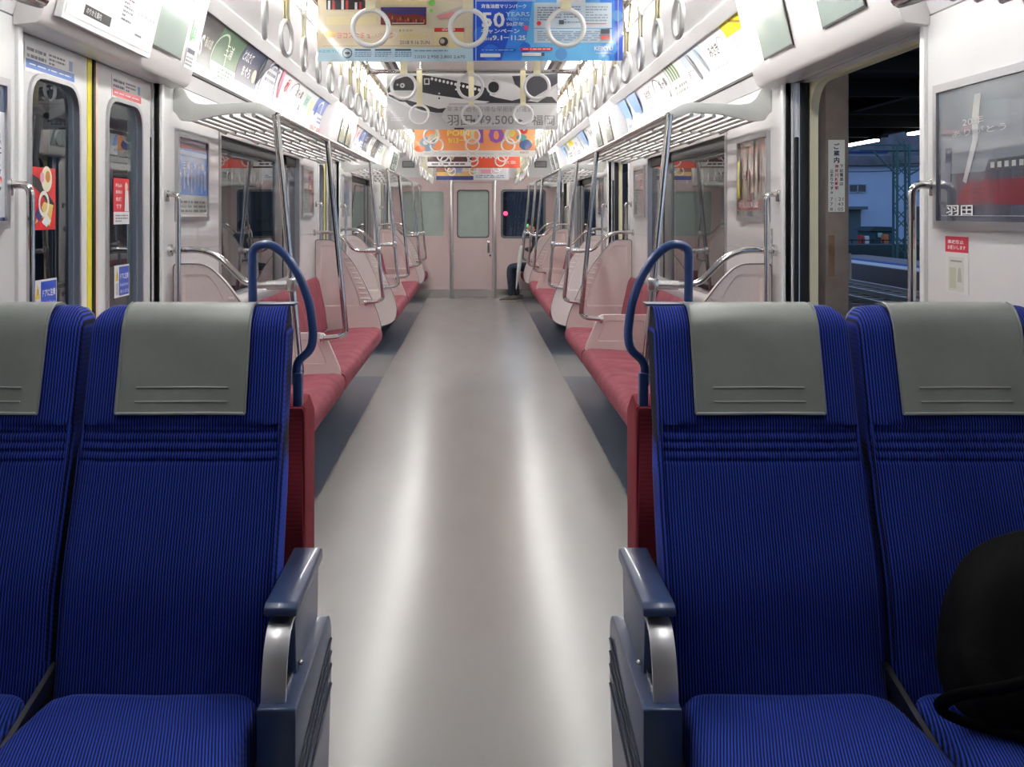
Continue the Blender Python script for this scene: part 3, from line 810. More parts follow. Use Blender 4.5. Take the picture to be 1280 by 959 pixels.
sh.poly([(U(548), V(18)), (U(577), V(8)), (U(579), V(15)), (U(552), V(24))], (.75, .72, .68)); sh.poly([(U(545), V(20)), (U(566), V(15)), (U(575), V(20)), (U(550), V(25))], (.83, .55, .55)); sh.disc(U(540), V(4), .012, (.45, .75, .30)); sh.disc(U(539), V(14), .007, (.45, .75, .30))
sh.disc(U(554.5), V(52.5), .0165, (.15, .13, .13)); sh.disc(U(553), V(52), .009, (.75, .70, .68))
sh.text('YOKOSUKA', U(404), V(46.5), .011, (.85, .25, .15), .045)
sh.text('ヨコスカミュージック', U(422), V(49), .024, (.86, .42, .45), .205, bold=.01)
sh.text('ミュージック', U(444), V(50), .030, (.93, .93, .90), .155)
sh.text('まちなか', U(499), V(40), .008, (.3, .25, .25), .05)
sh.text('ライブイベント', U(499), V(48), .016, (.90, .80, .10), .105, bold=.03)
sh.text('2018 9.16 SUN', U(500), V(56), .0135, (.25, .22, .22), .108)
sh.text('KEIKYU', U(400), V(66.5), .011, (.25, .70, .78), .07)
sh.ring(U(434.5), V(67), .0185, .0035, (.15, .15, .18)); sh.disc(U(434.5), V(67), .010, (.25, .25, .28), .005)
for q in range(3): sh.rect(U(444+q*25), U(464+q*25), V(64), V(62), (.2, .22, .28)); sh.lines(U(444+q*25), U(465+q*25), V(72), V(65), 3, (.45, .55, .68), q)
sh.text('3,050 2,950 2,800 2,670', U(518), V(74), .0125, (.20, .20, .28), .185)
sh.lines(U(518), U(560), V(66), V(62), 1, (.55, .62, .72), 9)
sh.rect(U(404), U(560), V(58.3), V(57.8), (.6, .5, .42))
sh.layer(); sh.text('会場', U(552), V(39.5), .010, WHT, .05)
obj('print', sh.mb, r, smooth=False); holder(r, x0, x1, y, z0+H)
# ad 1 right: blue
x0, z0 = at(590, 76, y); x1, _ = at(777, 76, y); w = x1-x0; x0 += .004
r = thing('hanging_poster', 'bright blue fifty-years campaign poster, nearest the camera', 'poster', ((x0+x1)/2, y, z0), 'posters hanging over the aisle')
sh = Sheet(hang_map(x0, z0, y-.004), w, H, (.10, .32, .80)); U = lambda px: (px-590)*k; V = lambda py: (76-py)*k
sh.layer()
sh.poly([(U(625), 0), (w-.03, 0), (w-.03, H), (U(655), H), (U(640), V(30))], (.22, .55, .92))
sh.layer()
sh.poly([(U(650), 0), (U(760), 0), (U(758), V(40)), (U(735), H), (U(672), H), (U(660), V(30))], (.42, .74, .95))
for q in range(7): sh.disc(U([600, 640, 700, 655, 760, 770, 612][q]), V([44, 20, 68, 60, 60, 20, 66][q]), [.03, .022, .022, .02, .03, .02, .03][q], [(.18, .45, .88), (.30, .62, .93), (.35, .60, .85)][q % 3])
sh.layer()
sh.rect(U(593), U(594), 0, H, (.80, .88, .95)); sh.rect(U(770.5), U(771.5), 0, H, (.80, .88, .95)); sh.rect(U(593), U(668), V(2), V(1), (.80, .88, .95))
sh.rect(U(666), U(763), V(35.5), V(4), (.88, .93, .97)); sh.rect(U(666), U(763), V(54), V(36.5), (.84, .91, .96)); sh.rect(U(694), U(730), V(6), V(-6), (.92, .95, .98))
sh.text('京急油壺マリンパーク', U(600), V(11), .016, WHT, .165, bold=.03)
sh.text('50', U(601), V(35), .056, WHT, .083, bold=.02)
sh.text('YEARS', U(630.5), V(21), .016, (.80, .90, .97), .088, bold=.01); sh.text('WITH YOU', U(631), V(26.5), .010, (.75, .86, .96), .088)
sh.text('50周年', U(631.5), V(33.5), .016, WHT, .064, bold=.02)
sh.text('キャンペーン', U(600), V(42.5), .018, WHT, .140, bold=.03)
sh.text('2018', U(602), V(51), .010, WHT, .034, bold=.03); sh.text('9.1', U(614), V(51), .018, WHT, .036, bold=.03); sh.text('－11.25', U(628), V(51), .018, WHT, .080, bold=.03)
sh.disc(U(656), V(35.5), .010, (.85, .35, .55)); sh.disc(U(672), V(29.7), .008, (.85, .20, .25))
sh.rect(U(600), U(643), V(65), V(61.5), (.10, .38, .82)); sh.rect(U(649), U(689), V(64), V(60), (.82, .20, .30)); sh.rect(U(599), U(624), V(72), V(67.5), WHT); sh.rect(U(651), U(675), V(70.5), V(66.5), WHT); sh.rect(U(675), U(679), V(70.5), V(66.5), (.25, .35, .45))
sh.text('KEIKYU', U(741), V(64), .016, WHT, .068, bold=.02); sh.lines(U(743), U(763), V(68), V(66), 1, WHT, 3)
sh.layer()
sh.lines(U(601), U(641), V(64), V(62.5), 1, (.85, .92, .97), 1); sh.lines(U(652), U(687), V(63), V(61), 1, WHT, 2)
sh.lines(U(670), U(700), V(27), V(9), 6, (.50, .55, .62), 5); sh.lines(U(703), U(724), V(30), V(8), 7, (.55, .62, .70), 6); sh.lines(U(730), U(758), V(28), V(8), 6, (.62, .68, .75), 7)
sh.lines(U(670), U(760), V(52), V(39), 5, (.62, .70, .78), 8); sh.rect(U(730), U(756), V(31), V(30), (.75, .25, .25))
sh.rect(U(749), U(760), V(43), V(37), (.25, .28, .32)); sh.rect(U(749), U(760), V(50), V(45), (.82, .28, .25)); sh.rect(U(697), U(703), V(31), V(26), (.3, .32, .35))
obj('print', sh.mb, r, smooth=False); holder(r, x0, x1, y-.004, z0+H)

# ad 2: aeroplane
y = 6.75; k = y/F
x0, z0 = at(483.5, 162, y); x1, _ = at(697, 162, y); w = x1-x0
r = thing('hanging_poster', 'wide grey aeroplane poster with black fuselage and ¥9,500 fare', 'poster', ((x0+x1)/2, y, z0), 'posters hanging over the aisle')
U = lambda px: (px-483.5)*k; V = lambda py: (162-py)*k
sh = Sheet(hang_map(x0, z0, y), w, .385, (.86, .86, .86))
sh.layer()
sh.poly([(U(484), V(112)), (U(490), V(101)), (U(505), V(96)), (U(530), V(94)), (U(560), V(99)), (U(600), V(108)), (U(640), V(118)), (U(690), V(127)), (U(690), V(129)), (U(560), V(132)), (U(500), V(127)), (U(486), V(120))], (.16, .16, .19))
sh.poly([(U(606), V(128)), (U(618), V(121)), (U(690), V(121)), (U(697), V(129)), (U(640), V(131))], (.16, .16, .18))
sh.poly([(U(505), V(126)), (U(560), V(126)), (U(558), V(141)), (U(545), V(141)), (U(528), V(138)), (U(512), V(132))], (.20, .20, .22))
sh.poly([(U(640), V(95)), (U(697), V(92)), (U(697), V(104)), (U(688), V(112)), (U(660), V(128)), (U(650), V(124))], (.30, .30, .33))
sh.layer()
sh.poly([(U(484), V(117)), (U(492), V(113)), (U(515), V(113)), (U(545), V(119)), (U(580), V(124)), (U(612), V(127)), (U(607), V(129)), (U(575), V(133)), (U(548), V(136)), (U(520), V(128)), (U(500), V(123))], (.90, .90, .89))
sh.poly([(U(553), V(141)), (U(562), V(129)), (U(697), V(129)), (U(697), V(162)), (U(484), V(162)), (U(484), V(121)), (U(510), V(134)), (U(530), V(141))], (.76, .76, .765))
sh.poly([(U(552), V(146)), (U(560), V(131)), (U(696), V(131)), (U(696), V(158)), (U(562), V(158))], (.84, .84, .84))
sh.poly([(U(612), V(100)), (U(620), V(99.5)), (U(644), V(106)), (U(652), V(112)), (U(651), V(123)), (U(640), V(126)), (U(620), V(122)), (U(612), V(119))], (.93, .93, .93))
sh.poly([(U(660), V(126)), (U(697), V(104)), (U(697), V(112)), (U(672), V(128))], (.90, .90, .90))
sh.layer()
sh.disc(U(617), V(109), .035, (.10, .10, .12), .050)
sh.ring(U(617), V(109), .048, .012, (.88, .88, .88))
for q in range(13): sh.disc(U(540+q*4.9), V(98.6+q*1.15), .0085, (.93, .93, .93), .010)
sh.rect(U(530), U(537), V(106), V(98), (.90, .90, .90)); sh.disc(U(503), V(107), .016, (.90, .90, .90)); sh.disc(U(497), V(106), .007, (.8, .8, .8))
for q in range(3): sh.disc(U([549, 549, 570][q]), V([117, 123, 112][q]), .006, (.92, .92, .92) if q % 2 == 0 else (.1, .1, .1))
sh.text('年末年始もお得な早期割引運賃', U(559), V(140), .036, (.58, .58, .58), .56)
sh.text('羽田', U(559), V(157), .068, (.42, .42, .42), .16)
sh.text('¥9,500', U(597), V(157), .066, (.46, .46, .46), .235)
sh.poly([(U(588), V(151)), (U(594), V(148.5)), (U(594), V(153.5))], (.4, .4, .4)); sh.poly([(U(654), V(151)), (U(648), V(148.5)), (U(648), V(153.5))], (.4, .4, .4))
sh.text('福岡', U(665), V(157), .068, (.42, .42, .42), .145)
sh.rect(U(568), U(580), V(162), V(160), (.15, .13, .12)); sh.layer()
sh.rect(U(531.5), U(535.5), V(104.5), V(99.5), (.15, .15, .17)); sh.disc(U(503), V(107), .006, (.2, .2, .22))
sh.lines(U(489), U(505), V(152), V(146), 2, (.86, .86, .86), 4)
obj('print', sh.mb, r, smooth=False); holder(r, x0, x1, y, z0+.385)

# ad 3: orange
y = 9.7; k = y/F
x0, z0 = at(518, 196, y); x1, _ = at(669, 196, y); w = x1-x0
r = thing('hanging_poster', 'wide orange poster with purple 10 and yellow lettering', 'poster', ((x0+x1)/2, y, z0), 'posters hanging over the aisle')
U = lambda px: (px-518)*k; V = lambda py: (196-py)*k
sh = Sheet(hang_map(x0, z0, y), w, .39, (.96, .62, .38), step=.001)
sh.layer(); sh.rect(0, w, 0, V(188), (.95, .94, .92)); sh.rect(0, w, .38, .39, (.9, .9, .9))
sh.disc(U(534), V(180), .07, (.55, .65, .72)); sh.disc(U(541), V(174), .05, (.85, .80, .72)); sh.disc(U(657), V(181), .06, (.20, .32, .52), .05); sh.disc(U(652), V(172), .05, (.30, .58, .55), .03); sh.disc(U(655), V(163), .035, (.80, .22, .20)); sh.disc(U(639), V(166), .04, (.95, .85, .45)); sh.disc(U(525), V(186), .05, (.90, .45, .25), .03)
sh.text('POINT', U(559), V(170), .055, (.98, .90, .45), .27, bold=.03); sh.text('10', U(598), V(179), .15, (.58, .35, .70), .24, bold=.03); sh.text('9/13－', U(560), V(179), .05, (.98, .90, .45), .15, bold=.03)
sh.text('KEIKYU', U(650), V(192), .022, (.35, .35, .4), .08); sh.lines(U(530), U(640), V(194), V(191), 1, (.86, .86, .86), 4)
sh.layer(); sh.disc(U(532), V(178), .025, (.92, .90, .85)); sh.disc(U(541), V(176), .02, (.35, .28, .25)); sh.disc(U(655), V(162), .012, (.95, .9, .9)); sh.disc(U(659), V(184), .02, (.35, .30, .55))
obj('print', sh.mb, r, smooth=False); holder(r, x0, x1, y, z0+.39)
# ad 4: pair
y = 12.6; k = y/F
x0, z0 = at(534.5, 210, y); xm, _ = at(590, 210, y); x1, _ = at(650, 210, y)
r = thing('hanging_poster', 'poster with dark collage of portraits and white caption strip, left of the red one', 'poster', ((x0+xm)/2, y, z0), 'posters hanging over the aisle')
w = xm-x0; sh = Sheet(hang_map(x0, z0, y), w-.003, .375, (.30, .22, .24), step=.001); sh.layer()
sh.rect(0, w-.01, .02, .075, (.95, .95, .95))
R = random.Random(5)
for q in range(16): sh.disc(R.uniform(.05, w-.06), R.uniform(.12, .33), R.uniform(.02, .045), [(.85, .65, .55), (.75, .45, .25), (.15, .12, .14), (.85, .82, .72), (.55, .20, .25)][q % 5]); sh.k += .2
sh.layer(); sh.lines(.05, w-.08, .03, .065, 1, (.3, .3, .3), 2)
obj('print', sh.mb, r, smooth=False); holder(r, x0, xm-.003, y, z0+.375)
r = thing('hanging_poster', 'red and yellow poster with white lettering, right of the dark collage', 'poster', ((xm+x1)/2, y, z0), 'posters hanging over the aisle')
w = x1-xm; sh = Sheet(hang_map(xm, z0, y), w, .375, (.93, .36, .25), step=.001); sh.layer()
sh.poly([(0, .375), (w, .375), (w, .28), (w*.5, .22), (0, .30)], (.97, .68, .25)); sh.disc(w*.85, .22, .05, (.90, .80, .70)); sh.disc(w*.72, .22, .05, (.35, .12, .12)); sh.layer()
sh.text('PARK2', .07, .12, .07, WHT, .26, bold=.03); sh.text('京急', w*.66, .05, .04, WHT, .15)
obj('print', sh.mb, r, smooth=False); holder(r, xm, x1, y, z0+.375)
# ad 5: pair
y = 15.7; k = y/F
x0, z0 = at(545.5, 225, y); xm, _ = at(592, 225, y); x1, _ = at(636, 225, y)
r = thing('hanging_poster', 'farthest left hanging poster, gold and dark blue stripes', 'poster', ((x0+xm)/2, y, z0), 'posters hanging over the aisle')
w = xm-x0; sh = Sheet(hang_map(x0, z0, y), w-.003, .36, (.85, .68, .42), step=.0012); sh.layer(); sh.rect(0, w-.003, 0, .06, (.22, .25, .50)); sh.rect(0, w*.3, .12, .26, (.55, .35, .25)); sh.rect(w*.4, w*.7, .10, .24, (.60, .62, .75)); sh.disc(w*.8, .17, .05, (.88, .85, .78))
obj('print', sh.mb, r, smooth=False); holder(r, x0, xm-.003, y, z0+.36)
r = thing('hanging_poster', 'farthest right hanging poster, pale with pastel blocks', 'poster', ((xm+x1)/2, y, z0), 'posters hanging over the aisle')
w = x1-xm; sh = Sheet(hang_map(xm, z0, y), w, .36, (.86, .87, .89), step=.0012); sh.layer(); sh.rect(w*.2, w*.55, .10, .16, (.90, .65, .72)); sh.rect(0, w, .20, .26, (.70, .80, .82)); sh.lines(.03, w-.05, .03, .08, 2, (.55, .6, .7), 3)
obj('print', sh.mb, r, smooth=False); holder(r, xm, x1, y, z0+.36)

# ================================================================ OVERHEAD ADVERT CARDS (curved)
# arc-length table of the cove
TB = [adp(i/24) for i in range(25)]; LN = [0]
for a, b in zip(TB, TB[1:]): LN.append(LN[-1]+math.hypot(b[0]-a[0], b[1]-a[1]))
LT = LN[-1]
def cove(s, ya):
    def f(u, v, o):
        vv = max(0, min(LT-1e-6, v))
        i = max(j for j in range(24) if LN[j] <= vv); t = (vv-LN[i])/(LN[i+1]-LN[i])
        a, b = TB[i], TB[i+1]; L = LN[i+1]-LN[i]
        nx, nz = -(b[1]-a[1])/L, (b[0]-a[0])/L
        x, z = a[0]+(b[0]-a[0])*t+nx*(o+.002), a[1]+(b[1]-a[1])*t+nz*(o+.002)
        return Vector((s*x, ya+u if s < 0 else ya-u, z))
    return f
CW = .515
def card(s, ya, label, base, art):
    """ya = reader's-left edge"""
    sh = Sheet(cove(s, ya), CW-.006, LT-.004, base, nv=8)
    sh.layer(); art(sh)
    obj('overhead_advert', sh.mb, label=label, cat='advertisement', group=f'advert cards along the {SD[s]} cove', ang=60)
W_, Hc = CW-.006, LT-.004
def a_dark(sh):
    sh.text('SHINAGAWA', .05, Hc-.06, .014, (.85, .85, .85), .10); sh.text('品川', .08, .12, .07, (.90, .62, .25), .16, bold=.02); sh.text('S', .27, .09, .10, (.95, .95, .95), .05, bold=.02)
    sh.rect(0, W_, 0, .05, (.92, .92, .92)); sh.text('秋の旅', .34, .14, .05, (.85, .85, .80), .13)
def a_green(sh):
    sh.rect(0, W_, 0, .10, (.90, .92, .90)); sh.ring(.12, .12, .14, .012, (.80, .86, .78)); sh.text('三浦', .20, .15, .07, (.93, .95, .90), .15); sh.lines(.15, .45, .03, .09, 3, (.2, .4, .3), 1)
def a_navy(sh):
    sh.rect(0, W_, 0, .07, (.93, .93, .95)); sh.text('とれたて', .04, .19, .06, WHT, .22, bold=.03); sh.text('まぐろ', .12, .11, .06, WHT, .20, bold=.03); sh.disc(.42, .14, .05, (.93, .80, .72), .04)
def a_arc(sh):
    sh.poly([(0, Hc-.01), (.16, Hc-.01), (.06, .14), (0, .10)], (.20, .22, .32)); sh.ring(.30, .05, .24, .018, (.25, .28, .40)); sh.lines(.18, .48, .15, .27, 3, (.55, .58, .65), 2)
def a_pink(sh):
    sh.poly([(.0, Hc-.02), (.06, Hc-.02), (.18, .10), (.12, .10)], (.92, .45, .58)); sh.text('秋', .28, .16, .10, (.75, .15, .20), .12, bold=.02); sh.rect(.20, .50, .08, .10, (.90, .60, .65))
def a_white(sh):
    sh.ring(.10, .10, .17, .008, (.15, .15, .18)); sh.text('城ヶ島', .18, .17, .07, (.15, .18, .25), .25, bold=.02); sh.poly([(.40, .10), (.46, .10), (.43, .16)], (.2, .2, .25)); sh.lines(.2, .48, .04, .09, 2, (.6, .6, .65), 7)
def a_pale(sh):
    sh.rect(.05, .25, .14, .24, (.72, .86, .80)); sh.rect(.30, .46, .10, .22, (.93, .90, .70)); sh.lines(.05, .46, .03, .09, 3, (.55, .6, .62), 3); sh.text('温泉', .08, .16, .06, (.25, .35, .35), .13)
def a_last(sh):
    sh.rect(0, W_, .16, Hc-.01, (.45, .55, .80)); sh.rect(0, W_, 0, .05, (.93, .55, .55)); sh.layer(); sh.ring(.26, .14, .13, .02, WHT); sh.disc(.12, .18, .05, (.20, .30, .60)); sh.lines(.3, .5, .08, .14, 2, (.3, .4, .7), 3)
def a_yellow(sh):
    sh.rect(0, W_, Hc-.09, Hc-.002, (.96, .90, .10)); sh.poly([(.18, Hc-.02), (.34, Hc-.06), (.34, Hc-.072), (.16, Hc-.032)], (.70, .55, .15)); sh.layer(); sh.rect(.30, .36, .15, .19, (.15, .16, .30)); sh.disc(.10, .17, .04, (.95, .78, .88)); sh.lines(.08, .45, .05, .12, 3, (.75, .75, .80), 6)
def a_text(sh):
    sh.text('みさき', .10, .17, .06, (.18, .18, .20), .20, bold=.01); sh.ring(.38, .16, .09, .006, (.75, .80, .85)); sh.lines(.06, .40, .06, .12, 2, (.6, .63, .66), 8)
def a_faint(sh):
    sh.rect(0, W_, .20, Hc-.01, (.82, .87, .92)); sh.poly([(.15, .27), (.20, .27), (.34, .10), (.30, .09)], (.45, .48, .50)); sh.poly([(.36, .27), (.40, .27), (.52, .12), (.49, .11)], (.60, .66, .70)); sh.text('海辺の', .02, .13, .05, (.25, .25, .28), .15)
def a_greens(sh):
    for q in range(4): sh.rect(.06+q*.07, .10+q*.07, .18, Hc-.02, (.40, .58, .30))
    sh.rect(.40, .48, .20, Hc-.03, (.93, .93, .93)); sh.rect(0, .010, 0, Hc, (.20, .24, .22)); sh.lines(.08, .45, .08, .15, 2, (.5, .55, .5), 2)
def a_sky(sh):
    sh.poly([(.0, Hc-.01), (.40, Hc-.01), (.34, .10), (.0, .14)], (.55, .72, .93)); sh.layer(); sh.disc(.16, .15, .06, (.86, .90, .95), .04); sh.poly([(.20, .26), (.26, .24), (.28, .10), (.22, .10)], (.70, .72, .78)); sh.text('三浦半島', .06, .04, .035, (.35, .35, .40), .20)
LEFT = [('dark grey card with gold lettering', (.26, .27, .28), a_dark), ('dark green card', (.27, .40, .30), a_green), ('navy card with white lettering', (.20, .24, .34), a_navy), ('white card with dark corner and arc', (.93, .93, .94), a_arc), ('white card with pink stripe', (.94, .93, .94), a_pink), ('white card with black circle and lettering', (.94, .94, .94), a_white), ('pale card with green and yellow blocks', (.92, .94, .93), a_pale), ('blue and white card with red foot', (.90, .92, .95), a_last)]
RIGHT = [('white card with broad yellow top', (.95, .95, .95), a_yellow), ('plain white card with small black lettering', (.95, .95, .95), a_text), ('pale blue card with slanting grey strokes', (.94, .95, .96), a_faint), ('white card with green bars', (.94, .95, .94), a_greens), ('white card with black circle', (.95, .95, .95), a_white), ('white card with dark lettering and thin arc', (.94, .94, .95), a_text), ('sky blue card', (.93, .95, .97), a_sky), ('sky blue card with white cloud', (.93, .95, .97), a_sky)]
for s, L in ((-1, LEFT), (1, RIGHT)):
    for i, (lb, base, art) in enumerate(L):
        ya = 4.58+i*CW if s < 0 else 4.58+(i+1)*CW
        card(s, ya, f'{lb}, {ORD[i]} over the nearer {SD[s]} bench', base, art)
    for i in range(8):
        lb, base, art = L[(i*3+1) % 8]
        ya = 10.37+i*CW if s < 0 else 10.37+(i+1)*CW
        card(s, ya, f'{lb}, {ORD[i]} over the farther {SD[s]} bench', base, art)

# ================================================================ WALL POSTERS
def wallmap(s, ya, z0, off0=.010):
    return lambda u, v, o: Vector((s*(WX-off0-o), ya+u if s < 0 else ya-u, z0+v))
def wall_poster(s, y0, y1, z0, z1, label, base, art):
    r = thing('framed_poster', label, 'poster', (s*(WX-.01), (y0+y1)/2, z0), group='framed posters on the side walls')
    o_ = [(y0, z0), (y1, z0), (y1, z1), (y0, z1)]; i_ = [(y0+.022, z0+.022), (y1-.022, z0+.022), (y1-.022, z1-.022), (y0+.022, z1-.022)]
    obj('frame', MB().ringplate(o_, i_, 'x', s*(WX-.018), s*(WX), ALU), r)
    ya = y0+.02 if s < 0 else y1-.02
    sh = Sheet(wallmap(s, ya, z0+.02), y1-y0-.04, z1-z0-.04, base, coat=1.0, rough=.2); sh.layer(); art(sh, y1-y0-.04, z1-z0-.04)
    obj('print', sh.mb, r, smooth=False)
def p_blue(sh, w, h):
    sh.rect(0, w, h*.28, h, (.30, .48, .78)); sh.rect(0, w, h*.86, h, (.45, .38, .52)); sh.rect(0, w, h*.78, h*.84, (.70, .78, .90)); sh.rect(0, w, 0, h*.26, (.88, .88, .86)); sh.layer()
    for q in range(8): sh.rect(w*(.04+q*.12), w*(.08+q*.12), h*(.30+.05*(q % 3)), h*(.55+.06*(q % 2)), (.78, .85, .93))
    sh.text('三浦・城ヶ島', w*.12, h*.60, h*.10, WHT, w*.75, bold=.02); sh.lines(w*.05, w*.95, h*.05, h*.22, 3, (.60, .60, .60), 3)
def p_red(sh, w, h):
    R = random.Random(9)
    for q in range(22): u = R.uniform(0, .9)*w; sh.rect(u, u+w*R.uniform(.03, .09), h*R.uniform(.2, .5), h*R.uniform(.55, .98), [(.72, .55, .50), (.80, .72, .68), (.55, .32, .30), (.62, .62, .56), (.78, .60, .56)][q % 5]); sh.k += .15
    sh.layer(); sh.rect(0, w, h*.10, h*.22, (.70, .18, .22)); sh.rect(w*.86, w, h*.05, h*.25, (.35, .30, .30)); sh.rect(0, w, 0, h*.08, (.45, .42, .42)); sh.rect(w*.0, w*.1, h*.25, h*.75, (.90, .85, .20)); sh.layer()
    sh.text('京急百貨店', w*.05, h*.12, h*.08, WHT, w*.72, bold=.03)
def p_far(sh, w, h):
    sh.rect(w*.55, w, h*.05, h*.95, (.80, .50, .50)); sh.rect(0, w*.5, h*.05, h*.7, (.75, .78, .80)); sh.layer(); sh.lines(w*.08, w*.45, h*.1, h*.6, 7, (.5, .5, .5), 5); sh.text('京', w*.62, h*.55, h*.25, WHT, w*.25)
def p_nearr(sh, w, h):
    # a big grey-blue poster with train and dark red foot; pale reflection painted into the print
    sh.rect(0, w, h*.36, h, (.43, .46, .50)); sh.rect(0, w, 0, h*.36, (.28, .30, .36)); sh.poly([(.11, h*.14), (.8, h*.10), (.8, h*.30), (.16, h*.30)], (.45, .15, .20)); sh.layer()
    sh.poly([(.15, h*.30), (.17, h*.28), (.235, h*.60), (.235, h*.72), (.25, h*.92), (.215, h*.92), (.20, h*.74), (.205, h*.60)], (.74, .75, .76)); sh.poly([(.04, h*.3), (.08, h*.3), (.085, h*.55), (.05, h*.55)], (.24, .27, .36)); sh.poly([(.27, h*.36), (.8, h*.34), (.8, h*.46), (.29, h*.44)], (.25, .27, .32)); [sh.rect(.30+k*.035, .32+k*.035, h*.38, h*.42, (.70, .72, .72)) for k in range(9)]
    sh.text('羽田', w*.06, h*.05, h*.075, (.90, .90, .90), w*.16, bold=.02); sh.text('20年', w*.16, h*.70, h*.06, (.85, .85, .85), w*.12); sh.text('ありがとう', w*.10, h*.63, h*.05, (.78, .78, .78), w*.30); sh.rect(w*.03, w*.97, h*.045, h*.05, (.7, .7, .72))
def p_nearl(sh, w, h):
    sh.rect(0, w, h*.80, h, (.28, .33, .45)); sh.rect(0, w, .0, .012, (.25, .3, .45)); sh.layer(); sh.vtext('急行ラン', w*.93, h*.62, .045, (.15, .17, .25)); sh.vtext('羽田から', w*.80, h*.62, .045, (.15, .17, .25)); sh.disc(w*.95, h*.30, .012, (.80, .25, .25)); sh.lines(w*.1, w*.95, h*.06, h*.24, 6, (.6, .62, .68), 5)
wall_poster(-1, 4.62, 5.16, 1.36, 1.765, 'framed blue seaside poster on the left wall by the nearest door', (.86, .87, .87), p_blue)
wall_poster(1, 4.62, 5.16, 1.36, 1.765, 'framed reddish poster with red banner on the right wall by the nearest door', (.62, .56, .53), p_red)
wall_poster(-1, 7.99, 8.50, 1.36, 1.765, 'framed poster with pink half, left wall at the far end of the nearer bench', (.88, .88, .88), p_far)
wall_poster(1, 7.99, 8.50, 1.36, 1.765, 'framed beige poster, right wall at the far end of the nearer bench', (.78, .74, .70), p_far)
wall_poster(-1, 10.44, 10.95, 1.36, 1.765, 'framed blue poster, left wall beyond the middle door', (.75, .80, .88), p_blue)
wall_poster(1, 10.44, 10.95, 1.36, 1.765, 'framed grey poster, right wall beyond the middle door', (.72, .72, .72), p_red)
wall_poster(1, 1.95, 2.945, 1.355, 1.76, 'large framed grey poster with dark red train, right wall beside the camera', (.48, .50, .53), p_nearr)
wall_poster(-1, 2.2, 2.95, 1.355, 1.78, 'white framed poster with black vertical lettering cut by the left edge', (.90, .91, .93), p_nearl)

# stickers -----------------------------------------------------------------
def sticker(name, s, y0, y1, z0, z1, label, base, art, x=None, cat='sticker'):
    ya = y0 if s < 0 else y1; xx = WX if x is None else x
    sh = Sheet(lambda u, v, o: Vector((s*(xx-.0015-o), ya+u if s < 0 else ya-u, z0+v)), y1-y0, z1-z0, base, step=.0004)
    sh.layer(); art(sh, y1-y0, z1-z0)
    obj(name, sh.mb, label=label, cat=cat, smooth=False)
def s_help(sh, w, h):
    sh.rect(0, w, h*.72, h, (.80, .12, .25)); sh.rect(w*.15, w*.82, h*.03, h*.64, (.86, .87, .84)); sh.layer()
    sh.text('事故防止', w*.12, h*.87, h*.07, WHT, w*.7, bold=.02); sh.text('お願いします', w*.12, h*.77, h*.07, WHT, w*.78, bold=.02)
    sh.rect(w*.2, w*.5, h*.08, h*.45, (.78, .79, .70)); sh.rect(w*.25, w*.75, h*.55, h*.58, (.6, .6, .6)); sh.poly([(w*.55, h*.2), (w*.75, h*.2), (w*.7, h*.45), (w*.6, h*.45)], (.72, .73, .66))
sticker('notice_sticker', 1, 2.765, 2.90, 1.18, 1.335, 'small red-topped notice sticker under the large poster on the right wall', (.92, .92, .91), s_help)
sticker('notice_sticker', -1, 2.765, 2.885, 1.18, 1.335, 'small red-topped notice sticker at the left edge under the white poster', (.92, .92, .91), s_help)
def s_kabuki(sh, w, h):
    sh.poly([(0, h*.72), (w*.35, h*.60), (w*.9, h*.30), (w*.95, h*.42), (w*.3, h*.82), (0, h*.9)], (.12, .10, .12)); sh.layer()
    sh.disc(w*.62, h*.82, w*.22, (.93, .90, .80)); sh.poly([(w*.15, h*.10), (w*.45, h*.2), (w*.75, h*.05), (w*.9, h*.4), (w*.5, h*.45)], (.90, .80, .45)); sh.poly([(w*.15, h*.25), (w*.35, h*.42), (w*.5, h*.25), (w*.3, h*.12)], (.20, .25, .50)); sh.layer()
    sh.ring(w*.5, h*.42, w*.22, w*.07, (.95, .93, .90)); sh.poly([(w*.4, h*.12), (w*.6, h*.26), (w*.8, h*.14), (w*.6, h*.04)], (.95, .95, .93)); sh.disc(w*.66, h*.86, w*.1, (.80, .55, .2)); sh.disc(w*.42, h*.84, w*.09, (.9, .65, .7))
GX = WX+.049
sticker('window_sticker', -1, 3.235, 3.425, 1.345, 1.545, 'red sticker with black, white and gold figure on the first left door pane', (.82, .10, .12), s_kabuki, x=GX)
def s_redw(sh, w, h):
    sh.rect(0, w, 0, h*.27, (.95, .95, .95)); sh.layer(); sh.vtext('指はさみ', w*.78, h*.88, h*.12, (.97, .93, .90)) if False else None
    sh.text('駆込み', w*.12, h*.80, h*.08, WHT, w*.4, bold=.02); sh.text('乗車は', w*.12, h*.66, h*.08, WHT, w*.4, bold=.02); sh.text('危険', w*.12, h*.50, h*.09, WHT, w*.4, bold=.02); sh.text('です', w*.14, h*.34, h*.10, WHT, w*.35, bold=.02)
    sh.disc(w*.78, h*.82, w*.10, (.95, .85, .78)); sh.poly([(w*.66, h*.28), (w*.95, h*.28), (w*.90, h*.74), (w*.70, h*.74)], (.93, .92, .92)); sh.lines(w*.1, w*.9, h*.04, h*.22, 3, (.6, .6, .62), 4)
sticker('window_sticker', -1, 3.975, 4.155, 1.355, 1.535, 'red sticker with white foot and lettering on the second left door pane', (.80, .13, .18), s_redw, x=GX)
